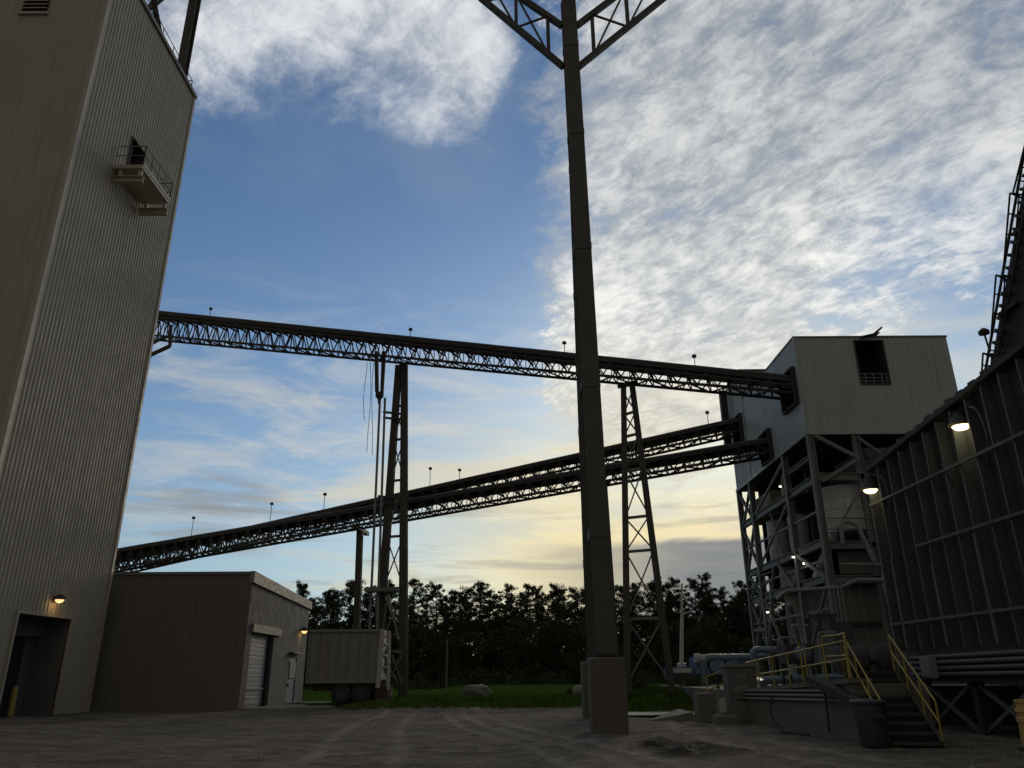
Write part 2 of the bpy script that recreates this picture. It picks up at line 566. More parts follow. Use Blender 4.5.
for p in TP:
    CELL.setdefault((int(p[0] // 1), int(p[1] // 1)), []).append(p)


def track_d(x, y):
    i, j = int(x // 1), int(y // 1)
    d = 9.0
    for a in (-1, 0, 1):
        for b in (-1, 0, 1):
            for p in CELL.get((i + a, j + b), ()):
                d = min(d, math.hypot(p[0] - x, p[1] - y))
    return d


def mud(x, y):
    return sstep((1 - math.hypot((x - 3.9) / 1.35, (y - 19.2) / 2.5)) * 3.0 + (vnoise(x * 2.2, y * 2.2, 5) - 0.5) * 1.3 + (vnoise(x * 6, y * 6, 6) - 0.5) * 0.6)


def ground_z(x, y, fine=True):
    z = 0.45 * sstep((y - 37) / 5) * sstep((x + 10) / 4)
    z += 0.42 * sstep((y - 37.5) / 4) * sstep((x - 2.5) / 3) * sstep((16 - x) / 6) * sstep((56 - y) / 10)
    z -= 0.15 * sstep((y - 50) / 4) * sstep((-7 - x) / 3) * sstep((90 - y) / 20)
    if fine and y < 46 and -30 < x < 22:
        f = sstep((44 - y) / 4)
        z += f * ((vnoise(x * 0.35, y * 0.35, 1) - 0.5) * 0.07 + (vnoise(x * 1.7, y * 1.7, 2) - 0.5) * 0.035
                  + (vnoise(x * 4, y * 4, 3) - 0.5) * 0.035)
        d = track_d(x, y)
        if d < 0.6:
            z += f * (-0.05 * sstep(1 - d / 0.25) + 0.03 * sstep(1 - abs(d - 0.38) / 0.2))
        m = mud(x, y)
        z += m * ((vnoise(x * 3.2, y * 3.2, 8) - 0.3) * 0.20)
    return z


def axis(dense0, dense1, step, far):
    a = []
    v = dense0
    while v <= dense1 + 1e-6:
        a.append(v); v += step
    g, v = step, dense1
    while v < far:
        g *= 1.35; v += g; a.append(v)
    g, v = step, dense0
    while v > -far:
        g *= 1.35; v -= g; a.insert(0, v)
    return a


gx = axis(-26, 18, 0.22, 2500)
gy = axis(12, 58, 0.22, 3500)
gb = MB()
nx = len(gx)
for y in gy:
    for x in gx:
        gb.v.append(Vector((x, y, ground_z(x, y))))
for j in range(len(gy) - 1):
    for i in range(nx - 1):
        a = j * nx + i
        gb.f.append((a, a + 1, a + nx + 1, a + nx))
gm = bpy.data.materials.new('yard_ground')
gm.use_nodes = True
t = NT(gm.node_tree)
o_ = t.n('ShaderNodeOutputMaterial')
p_ = t.n('ShaderNodeBsdfPrincipled')
t.t.links.new(p_.outputs[0], o_.inputs[0])
pos = t.n('ShaderNodeNewGeometry').outputs['Position']
X_, Y_, Z_ = t.sep(pos)
nA = t.noise(pos, 0.25, 6, 0.6)
nB = t.noise(pos, 1.6, 7, 0.65, 0.3)
nC = t.noise(pos, 14, 6, 0.7)
dirt = t.mix(t.ss(nB, 0.3, 0.7), (0.135, 0.11, 0.08), (0.255, 0.215, 0.16))
dirt = t.mix(t.ss(nA, 0.4, 0.65), dirt, (0.14, 0.123, 0.098))
nD = t.noise(t.vm('MULTIPLY', pos, (0.55, 1.5, 1.0)), 0.75, 8, 0.7, 0.5)
dirt = t.mix(t.m('MULTIPLY', t.ss(nD, 0.48, 0.62), 0.75), dirt, (0.075, 0.062, 0.047))
nE = t.noise(pos, 4.5, 6, 0.7, 0.3)
dirt = t.mix(t.m('MULTIPLY', t.ss(nE, 0.55, 0.7), 0.5), dirt, (0.26, 0.23, 0.18))
dirt = t.mix(t.m('MULTIPLY', t.ss(nC, 0.52, 0.75), 0.55), dirt, (0.27, 0.24, 0.20))
att = t.n('ShaderNodeAttribute', attribute_name='wear')
wr, wg, wb = t.sep(att.outputs['Vector'])
dirt = t.mix(t.m('MULTIPLY', wr, t.ss(nB, 0.2, 0.55, 0.25, 1.0)), dirt, (0.40, 0.355, 0.285))      # tyre-packed pale dust
dirt = t.mix(wg, dirt, t.mix(t.ss(nB, 0.4, 0.62), (0.02, 0.017, 0.014), (0.045, 0.037, 0.029)))  # wet mud
g1 = t.mix(t.ss(nB, 0.3, 0.7), (0.03, 0.058, 0.008), (0.06, 0.10, 0.016))
g1 = t.mix(t.ss(nA, 0.5, 0.7), g1, (0.05, 0.075, 0.014))
edge = t.m('ADD', wb, t.m('MULTIPLY', t.m('SUBTRACT', nB, 0.5), 0.7))
grass = t.ss(edge, 0.42, 0.56)
t.put(p_.inputs['Base Color'], t.mix(grass, dirt, g1))
t.put(p_.inputs['Specular IOR Level'], t.m('MULTIPLY', t.m('SUBTRACT', 1.0, grass), 0.12))
t.put(p_.inputs['Roughness'], t.mix(t.m('MULTIPLY', wg, t.ss(nB, 0.5, 0.4)), (0.93,) * 3, (0.75,) * 3))
bp = t.n('ShaderNodeBump')
bp.inputs['Strength'].default_value = 0.7
bp.inputs['Distance'].default_value = 0.06
t.put(bp.inputs['Height'], t.m('ADD', nC, t.m('MULTIPLY', nB, 1.5)))
t.t.links.new(bp.outputs[0], p_.inputs['Normal'])
ground = gb.build('ground', gm, kind='structure', smooth=True)


def grass_edge(x):
    e = 49.0 + (39.4 - 49.0) * sstep((x + 11) / 3.5)
    return e - 1.6 * sstep((x - 3) / 2)


ca = ground.data.attributes.new('wear', 'FLOAT_VECTOR', 'POINT')
for i, v in enumerate(gb.v):
    x, y = v.x, v.y
    w = 0.0
    if 5 < y < 46 and -30 < x < 22:
        d = track_d(x, y)
        w = sstep(1 - d / 0.27) * (0.25 + 0.75 * vnoise(x * 1.1, y * 1.1, 4))
    gval = sstep(0.5 + (y - grass_edge(x)) / 2.4) if -60 < y else 0
    if x > 17 or x < -21.5:
        gval *= sstep((y - 52) / 6)
    ca.data[i].vector = (w, mud(x, y), gval)

# pale paved strip crossing behind the pylon
rb = MB()
N = 26
for i in range(N + 1):
    x = 3.6 + (9.6 - 3.6) * i / N
    for yy in (33.6 + 0.10 * (x - 3.6) + (vnoise(i * 0.6, 1, 3) - 0.5) * 0.5, 36.6 + (vnoise(i * 0.6, 2, 3) - 0.5) * 0.5):
        rb.v.append(Vector((x, yy, ground_z(x, yy, False) + 0.055)))
for i in range(N):
    rb.f.append((2 * i, 2 * i + 2, 2 * i + 3, 2 * i + 1))
rb.build('road', mat('pale_road', (0.42, 0.40, 0.37), 0.9, 0, 0.15, 0.8, 0.4, (0.22, 0.19, 0.16)), kind='structure')


# ------------------------------------------------------------------ helpers for building pieces
def corrugated(u0, u1, z0, z1, place, period=0.40, depth=0.06, holes=()):
    """vertical trapezoid ribs; place(u, d, z) -> world; holes = (ua, ub, za, zb)"""
    mb = MB()
    us = []
    u = u0
    while u < u1 - 1e-6:
        for f, d in ((0.0, 0), (0.52, 0), (0.62, 1), (0.9, 1)):
            if u + f * period < u1:
                us.append((u + f * period, d))
        u += period
    us.append((u1, 0))
    for ua, ub, za, zb in holes:
        for q in (ua, ub):
            us.append((q, 0))
    us.sort()
    for (ua, da), (ub, db) in zip(us, us[1:]):
        if ub - ua < 1e-5:
            continue
        segs = [(z0, z1)]
        mid = (ua + ub) / 2
        for ha, hb, za, zb in holes:
            if ha < mid < hb:
                ns = []
                for s0, s1 in segs:
                    if za > s0:
                        ns.append((s0, min(za, s1)))
                    if zb < s1:
                        ns.append((max(zb, s0), s1))
                segs = ns
        for s0, s1 in segs:
            mb.quad(place(ua, da * depth, s0), place(ub, db * depth, s0), place(ub, db * depth, s1), place(ua, da * depth, s1))
    return mb


def railing(name, pts, h, material, parent, spacing=1.2, r=0.022, mids=(0.5,)):
    """handrail along a polyline of floor points: one part, posts as its sub-parts when asked"""
    mb = MB()
    pts = [Vector(p) for p in pts]
    Z = Vector((0, 0, 1))
    for a, b in zip(pts, pts[1:]):
        mb.tube(a + Z * h, b + Z * h, r, n=6)
        for q in mids:
            mb.tube(a + Z * h * q, b + Z * h * q, r * 0.85, n=6)
    o = mb.build(name, material, parent)
    for a, b in zip(pts, pts[1:]):
        L = (b - a).length
        k = max(1, round(L / spacing))
        for i in range(k + 1):
            p = a.lerp(b, i / k)
            MB().tube(p, p + Z * h, r, n=6).build('post', material, o)
    return o


def point_light(name, loc, col, e, r=0.08, parent=None):
    l = bpy.data.lights.new(name, 'POINT')
    l.energy = e; l.color = col; l.shadow_soft_size = r
    o = bpy.data.objects.new(name, l)
    COL.objects.link(o)
    o.location = loc
    if parent:
        o.location = Vector(loc) - world_loc(parent)
        o.parent = parent
    return o


def duct(name, pts, r, label, m=PIPE, cat='pipe', group=None):
    o = MB().path(pts, r, 12).build(name, m, None, smooth=True)
    tag(o, label, cat, group)
    return o


def bend(pts, r=.25, n=5):
    """round the corners of a polyline"""
    pts = [Vector(p) for p in pts]
    o = [pts[0]]
    for a, b, c in zip(pts, pts[1:], pts[2:]):
        d0 = (a - b).normalized() * min(r, (a - b).length * .45)
        d1 = (c - b).normalized() * min(r, (c - b).length * .45)
        for i in range(n + 1):
            f = i / n
            o.append((b + d0).lerp(b, f).lerp(b.lerp(b + d1, f), f))
    o.append(pts[-1])
    return o


# ------------------------------------------------------------------ the tall corrugated tower on the left
TX, TY0, TY1, TH = -21.2, 30.75, 41.35, 38.0
tower = thing('mill_tower', (-27, 36, 0), 'towering beige corrugated metal building filling the left edge of the yard', 'building')
side = corrugated(TY0 + 0.05, TY1, 0, TH, lambda u, d, z: (TX + d, u, z), 0.28, 0.04,
                  [(34.15, 38.35, -1, 4.2), (35.3, 36.75, 27.15, 29.85)])
side.build('siding', BEIGE, tower)
corrugated(-46, TX - 0.05, 0, TH, lambda u, d, z: (u, TY0 - d, z), 0.40, 0.03).build('siding', BEIGE, tower)
corrugated(-46, TX - 0.05, 0, TH, lambda u, d, z: (-46 + TX - u, TY1 + d, z), 0.40, 0.03).build('siding', BEIGE, tower)
MB().quad((-46, TY1, 0), (-46, TY0, 0), (-46, TY0, TH), (-46, TY1, TH)).build('siding', BEIGE, tower)
MB().box(TX - 0.12, TX + 0.10, TY0 - 0.10, TY0 + 0.12, 0, TH).build('corner_trim', TRIM, tower)
MB().box(TX - 0.12, TX + 0.10, TY1 - 0.12, TY1 + 0.10, 0, TH).build('corner_trim', TRIM, tower)
mb = MB()
mb.box(TX - 0.2, TX + 0.16, TY0 - 0.16, TY1 + 0.16, TH - 0.12, TH + 0.14)
mb.box(-46.1, TX - 0.203, TY0 - 0.16, TY0 + 0.1, TH - 0.12, TH + 0.14)
mb.build('roof_edge', GALV, tower)
MB().box(-46, TX - 0.21, TY0 + 0.1, TY1, TH - 0.06, TH).build('roof', GALV, tower)
# ground doorway: recess with lining, black panel standing in for the unlit inner opening
rec = MB()
rx = TX - 1.5
rec.quad((TX, 38.35, 0), (rx, 38.35, 0), (rx, 38.35, 4.2), (TX, 38.35, 4.2))
rec.quad((TX, 34.15, 0), (TX, 34.15, 4.2), (rx, 34.15, 4.2), (rx, 34.15, 0))
rec.quad((TX, 34.15, 4.2), (TX, 38.35, 4.2), (rx, 38.35, 4.2), (rx, 34.15, 4.2))
rec.build('doorway', DOORG, tower)
MB().quad((rx + 0.02, 34.2, 0), (rx + 0.02, 37.6, 0), (rx + 0.02, 37.6, 3.4), (rx + 0.02, 34.2, 3.4)).build('dark_opening_panel', BLACK, tower)
MB().box(rx - .05, rx, 34.1, 38.4, 0, 4.25).build('back_panel', DOORG, tower)
MB().box(rx + 0.01, rx + 0.3, 34.16, 38.34, 3.4, 4.18).build('door_hood', DOORG, tower)
fr = MB()
fr.box(TX - 0.05, TX + 0.11, 34.02, 34.15, 0, 4.32).box(TX - 0.05, TX + 0.11, 38.35, 38.48, 0, 4.32)
fr.box(TX - 0.05, TX + 0.11, 34.153, 38.347, 4.2, 4.32)
fr.build('door_frame', TRIM, tower)
# louvred vent high on the front face
vent = MB().box(-25.55, -24.25, TY0 - 0.06, TY0 - 0.035, 34.3, 36.6).build('vent', BLACK, tower)
v0 = MB().hexa([(-25.55, TY0 - 0.16, 34.36), (-24.25, TY0 - 0.16, 34.36), (-24.25, TY0 - 0.065, 34.44), (-25.55, TY0 - 0.065, 34.44),
                (-25.55, TY0 - 0.16, 34.42), (-24.25, TY0 - 0.16, 34.42), (-24.25, TY0 - 0.065, 34.50), (-25.55, TY0 - 0.065, 34.50)]).build('louvre', BEIGE, vent)
for k in range(1, 9):
    copy_part(v0, vent, (0, 0, 0.25 * k))
MB().box(-25.7, -24.1, TY0 - 0.14, TY0 - 0.065, 34.02, 34.16).build('sill', TRIM, vent)
# balcony with door high on the side face
BZ, BX, BY0, BY1 = 27.12, -19.55, 34.1, 37.5
bal = MB().box(TX + 0.09, BX, BY0, BY1, BZ - 0.22, BZ).build('balcony', TRIM, tower)
MB().box(TX - 0.9, TX - 0.85, 35.2, 36.9, 27, 30).build('balcony_door', BLACK, tower)
jb = MB()
jb.box(TX - 0.85, TX + 0.1, 36.75, 36.8, 27.12, 29.85).box(TX - 0.85, TX + 0.1, 35.25, 35.3, 27.12, 29.85)
jb.box(TX - 0.85, TX + 0.11, 35.25, 36.8, 29.85, 29.92)
jb.build('door_jamb', STEEL, tower)
for yy in (BY0 + 0.2, BY1 - 0.2):
    MB().ibeam((TX + 0.09, yy, BZ - 0.83), (BX + 0.05, yy, BZ - 0.83), 0.32, 0.36).build('bracket_beam', TRIM, bal)
    for xx in (TX + 0.35, BX - 0.25):
        MB().box(xx, xx + 0.18, yy - 0.09, yy + 0.09, BZ - 0.65, BZ - 0.223).build('strut', TRIM, bal)
MB().box(BX, BX + 0.03, BY0, BY1, BZ - 0.05, BZ + 0.12).build('toe_board', TRIM, bal)
mb = MB()
RP = [(TX + 0.12, BY0 + 0.03), (BX - 0.03, BY0 + 0.03), (BX - 0.03, BY1 - 0.03), (TX + 0.12, BY1 - 0.03)]
for (x0, y0), (x1, y1) in zip(RP, RP[1:]):
    for h in (0.6, 1.2):
        mb.tube((x0, y0, BZ + h), (x1, y1, BZ + h), 0.028, n=6)
    k = max(1, round(math.hypot(x1 - x0, y1 - y0) / 0.85))
    for i in range(k + 1):
        f = i / k
        mb.tube((x0 + (x1 - x0) * f, y0 + (y1 - y0) * f, BZ), (x0 + (x1 - x0) * f, y0 + (y1 - y0) * f, BZ + 1.2), 0.028, n=6)
mb.build('guard_rail', GALV, bal)
rr = railing('roof_railing', [(TX - 0.25, TY0, TH + 0.1), (TX - 0.25, TY1 - 0.1, TH + 0.1), (TX - 6, TY1 - 0.1, TH + 0.1)], 1.15, STEEL, tower, 1.6, 0.03)

# steel frame standing on the tower roof
fr = thing('roof_frame', (-21.7, 39, TH + 0.14), 'dark steel support frame standing on the roof of the tall corrugated tower', 'steel frame')
MB().ibeam((-21.8, 40.4, TH + 0.15), (-21.8, 40.4, TH + 12), 0.55, 0.6, side=(1, 0, 0), tf=0.06).build('column', WEATHER, fr)
MB().ibeam((-21.8, 38.0, TH + 0.15), (-21.8, 33.5, TH + 4.4), 0.24, 0.3, side=(1, 0, 0)).build('brace', WEATHER, fr)
MB().ibeam((-22.1, 34.9, TH + 0.15), (-22.1, 40.2, TH + 10), 0.24, 0.3, side=(1, 0, 0)).build('brace', WEATHER, fr)
MB().ibeam((-21.8, 33.0, TH + 0.15), (-21.8, 33.0, TH + 12), 0.5, 0.55, side=(1, 0, 0), tf=0.06).build('column', WEATHER, fr)
MB().ibeam((-21.8, 33.3, TH + 11.6), (-21.8, 40.1, TH + 11.6), 0.3, 0.5).build('beam', WEATHER, fr)


def flood_lamp(name, loc, facing, label, cat, bulb, energy, color, shade=STEEL, s=1.0, group=None, offset=0.25):
    """small bulkhead lamp on a wall: back plate, dome hood, lens"""
    loc, f = Vector(loc), Vector(facing)
    th = thing(name, loc, label, cat, group)
    MB().lathe(loc, [(0.16 * s, 0), (0.16 * s, 0.04), (0.06 * s, 0.06), (0.05 * s, 0.2 * s)], 12, f).build('back_plate', shade, th)
    c = loc + f * (offset * s)
    MB().lathe(c + Vector((0, 0, 0.02)), [(0.23 * s, -0.04 * s), (0.24 * s, 0.02), (0.2 * s, 0.12 * s), (0.1 * s, 0.2 * s), (0.02, 0.22 * s)], 16).build('hood', shade, th, smooth=True)
    MB().lathe(c + Vector((0, 0, -0.02)), [(0.2 * s, 0.0), (0.19 * s, -0.05 * s), (0.13 * s, -0.12 * s), (0.03, -0.15 * s)], 16).build('lens', bulb, th, smooth=True)
    if energy:
        point_light('glow', c + Vector((0, 0, -0.26 * s)), color, energy, 0.06, th)
    return th


flood_lamp('wall_lamp', (TX + 0.10, 36.55, 4.98), (1, 0, 0), 'lit amber wall lamp above the dark doorway of the tall corrugated tower', 'wall lamp', BULBO, 3.5, (1, 0.6, 0.25), s=.95)
b = thing('bollard', (-22.1, 36.6, 0), 'dull yellow bollard standing inside the dark tower doorway', 'bollard')
MB().lathe((-22.1, 36.6, 0), [(0.13, 0), (0.13, 1.15), (0.1, 1.24), (0.03, 1.27)], 14).build('post', YELLOW, b, smooth=True)
MB().box(-22.32, -21.88, 36.38, 36.82, -0.02, 0.04).build('base', CONC, b)

# ------------------------------------------------------------------ low flat-roofed annex
AX0, AX1, AY0, AY1 = -25.0, -14.1, 42.6, 55.2


def az_roof(y):
    return 6.85 - 0.5 * (y - AY0) / (AY1 - AY0)


annex = thing('annex_building', (-17.5, 48, 0), 'low flat-roofed brown annex with roller door beside the corrugated tower', 'building')
D0, D1, DH = 43.5, 47.6, 3.85
E0, E1 = 51.3, 53.1
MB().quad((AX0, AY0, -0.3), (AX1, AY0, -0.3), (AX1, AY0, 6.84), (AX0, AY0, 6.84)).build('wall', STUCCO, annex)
wb = MB()


def sidewall(y0, y1, z0, z1a, z1b):
    wb.quad((AX1, y0, z0), (AX1, y1, z0), (AX1, y1, z1b), (AX1, y0, z1a))


sidewall(AY0, D0, -0.3, az_roof(AY0), az_roof(D0))
sidewall(D0, D1, DH, az_roof(D0), az_roof(D1))
sidewall(D1, E0, -0.3, az_roof(D1), az_roof(E0))
sidewall(E0, E1, 2.75, az_roof(E0), az_roof(E1))
sidewall(E1, AY1, -0.3, az_roof(E1), az_roof(AY1))
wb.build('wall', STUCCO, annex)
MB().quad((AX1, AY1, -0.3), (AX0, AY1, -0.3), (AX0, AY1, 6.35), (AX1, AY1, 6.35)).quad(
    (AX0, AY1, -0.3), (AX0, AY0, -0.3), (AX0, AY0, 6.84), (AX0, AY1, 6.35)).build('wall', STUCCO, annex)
MB().quad((AX0, AY0, 6.84), (AX1, AY0, 6.84), (AX1, AY1, 6.34), (AX0, AY1, 6.34)).build('roof', GALV, annex)
MB().hexa([(AX1 - 0.1, AY0 - 0.12, 6.35), (AX1 + 0.14, AY0 - 0.12, 6.35), (AX1 + 0.14, AY1 + 0.1, 5.92), (AX1 - 0.1, AY1 + 0.1, 5.92),
           (AX1 - 0.1, AY0 - 0.12, 6.95), (AX1 + 0.14, AY0 - 0.12, 6.95), (AX1 + 0.14, AY1 + 0.1, 6.42), (AX1 - 0.1, AY1 + 0.1, 6.42)]).build('fascia', FASCIA, annex)
MB().box(AX0, AX1 - 0.103, AY0 - 0.1, AY0 + 0.1, 6.78, 6.93).build('roof_edge', GALV, annex)
# roller door, slat by slat
rd = MB().box(AX1 - 0.30, AX1 - 0.27, D0 + 0.02, D1 - 0.02, 0, DH).build('roller_door', DOORW, annex)
sl = MB().hexa([(AX1 - 0.27, D0 + 0.05, 0.14), (AX1 - 0.255, D0 + 0.05, 0.17), (AX1 - 0.255, D1 - 0.35, 0.17), (AX1 - 0.27, D1 - 0.35, 0.14),
                (AX1 - 0.27, D0 + 0.05, 0.36), (AX1 - 0.258, D0 + 0.05, 0.345), (AX1 - 0.258, D1 - 0.35, 0.345), (AX1 - 0.27, D1 - 0.35, 0.36)]).build('slat', DOORW, rd)
for k in range(1, 16):
    copy_part(sl, rd, (0, 0, 0.23 * k))
MB().box(AX1 - 0.27, AX1 - 0.2, D0 + 0.05, D1 - 0.35, 0.9, 1.0).build('bottom_rail', GALV, rd)
MB().box(AX1 - 0.268, AX1 - 0.12, D1 - 0.33, D1 - 0.02, 0, DH - 0.01).build('guide', BLACK, annex)
jm = MB()
jm.quad((AX1, D0, 0), (AX1 - 0.3, D0, 0), (AX1 - 0.3, D0, DH), (AX1, D0, DH))
jm.quad((AX1, D1, 0), (AX1, D1, DH), (AX1 - 0.3, D1, DH), (AX1 - 0.3, D1, 0))
jm.quad((AX1, D0, DH), (AX1 - 0.3, D0, DH), (AX1 - 0.3, D1, DH), (AX1, D1, DH))
jm.build('door_reveal', STUCCO, annex)
MB().box(AX1 - 0.05, AX1 + 0.16, D0 - 0.25, D1 + 1.0, DH + 0.003, DH + 0.42).build('lintel', FASCIA, annex)
pd = MB().box(AX1 - 0.09, AX1 - 0.05, E0, E1, 0.05, 2.75).build('service_door', DOORW, annex)
MB().box(AX1 - 0.05, AX1 + 0.03, E0 + 0.2, E1 - 0.2, 1.5, 2.5).build('vent_panel', FASCIA, pd)
MB().box(AX1 - 0.05, AX1 + 0.05, E0 + 0.12, E0 + 0.2, 1.0, 1.2).build('handle', STEEL, pd)
MB().box(AX1, AX1 + 0.35, E0 - 0.2, E1 + 0.2, 2.95, 3.05).build('canopy', FASCIA, annex)
MB().box(AX1, AX1 + 2.0, AY0 + 0.2, AY1 - 0.2, -0.2, 0.05).build('apron_slab', CONC, annex)
flood_lamp('wall_lamp', (AX1, 53.4, 4.42), (1, 0, 0), 'lit amber wall lamp near the far end of the low brown annex', 'wall lamp', BULBO, 2.5, (1, 0.55, 0.2), s=1.0)

# ------------------------------------------------------------------ trailer behind the annex
trl = thing('grain_trailer', (-8.9, 45, .2), 'weathered high-sided grey trailer with rusty white tail parked beside the annex', 'trailer')
TYN, TYF, TZ0, TZ1, GZ = 44.0, 46.2, 1.36, 3.95, .16
XB, XF = at_y(379, 660, TYN).x, at_y(307.5, 660, TYN).x
MB().box(XF, XB, TYN, TYF, TZ0, TZ1).build('body', ALU, trl)
rib0 = MB().box(XB - 0.12, XB - 0.04, TYN - 0.08, TYN, TZ0 + 0.1, TZ1 - 0.1).build('side_post', ALU, trl)
for k in range(1, 8):
    copy_part(rib0, trl, (-0.535 * k, 0, 0))
MB().box(XF, XB, TYN - 0.11, TYN - 0.003, TZ1 - 0.1, TZ1 + 0.03).build('top_rail', ALU, trl)
MB().box(XF, XB, TYN - 0.09, TYN - 0.003, TZ0 - 0.12, TZ0 + 0.1).build('bottom_rail', ALU, trl)
MB().box(XF + .3, XB - 0.1, 44.5, 44.65, 0.85, TZ0 - 0.002).box(XF + .3, XB - 0.1, 45.6, 45.75, 0.85, TZ0 - 0.002).build('chassis', STEEL, trl)
for xw in (at_y(341, 690, TYN).x, at_y(361, 690, TYN).x):
    for yw, s_ in ((44.02, -1), (45.75, 1)):
        wl = MB().lathe((xw, yw, GZ + .53), [(0.3, -0.02), (0.46, 0.0), (0.53, 0.06), (0.53, 0.36), (0.46, 0.42), (0.3, 0.43)], 24, (0, 1, 0)).build('wheel', RUBBER, trl, smooth=True)
        MB().lathe((xw, yw + (0.0 if s_ < 0 else 0.4), GZ + .53), [(0.29, -0.03), (0.27, 0.0), (0.12, 0.01), (0.1, 0.05)], 16, (0, 1, 0)).build('rim', STEEL, wl)
    MB().box(xw - 0.07, xw + 0.07, 44.4, 45.8, GZ + .46, GZ + .60).build('axle', STEEL, trl)
xm = at_y(351, 690, TYN).x
MB().path([(xm - 1.2, 44.2, .85), (xm - 1.05, 44.2, 1.1), (xm, 44.2, 1.16), (xm + 1.0, 44.2, 1.1), (xm + 1.15, 44.2, 0.8)], 0.07).build('mudguard', STEEL, trl)
tail = MB().box(XB + 0.003, XB + 0.10, TYN, TYF, TZ0, TZ1).build('tailgate', RUSTWHITE, trl)
for yy in (TYN - 0.05, TYF - 0.1):
    MB().bar((XB + .02, yy, 1.0), (XB + 0.12, yy, TZ1 + 0.05), 0.22, 0.14, side=(1, 0, 0)).build('corner_post', RUSTWHITE, tail)
for k in range(4):
    MB().box(XB + 0.10, XB + 0.2, TYN + 0.2, TYF - 0.2, 1.4 + 0.6 * k, 1.5 + 0.6 * k).build('tail_rib', RUSTWHITE, tail)
MB().bar((XB + 0.58, TYN - 0.05, 0.9), (XB + 0.52, TYN - 0.05, TZ1 - 0.2), 0.12, 0.12, side=(1, 0, 0)).build('hinge_arm', RUSTWHITE, tail)
MB().bar((XB + 0.15, TYN - 0.05, TZ1 - 0.4), (XB + 0.55, TYN - 0.05, TZ1 - 0.3), 0.1, 0.1).build('hinge_arm', RUSTWHITE, tail)
MB().box(XB - 0.15, XB + 0.5, TYN + 0.1, TYF - 0.1, 0.5, 1.1).build('bumper', RUST, trl)
MB().box(XB + 0.2, XB + 0.75, TYN + 0.3, TYN + 0.9, 0.25, 0.55).build('mud_flap', RUBBER, trl)


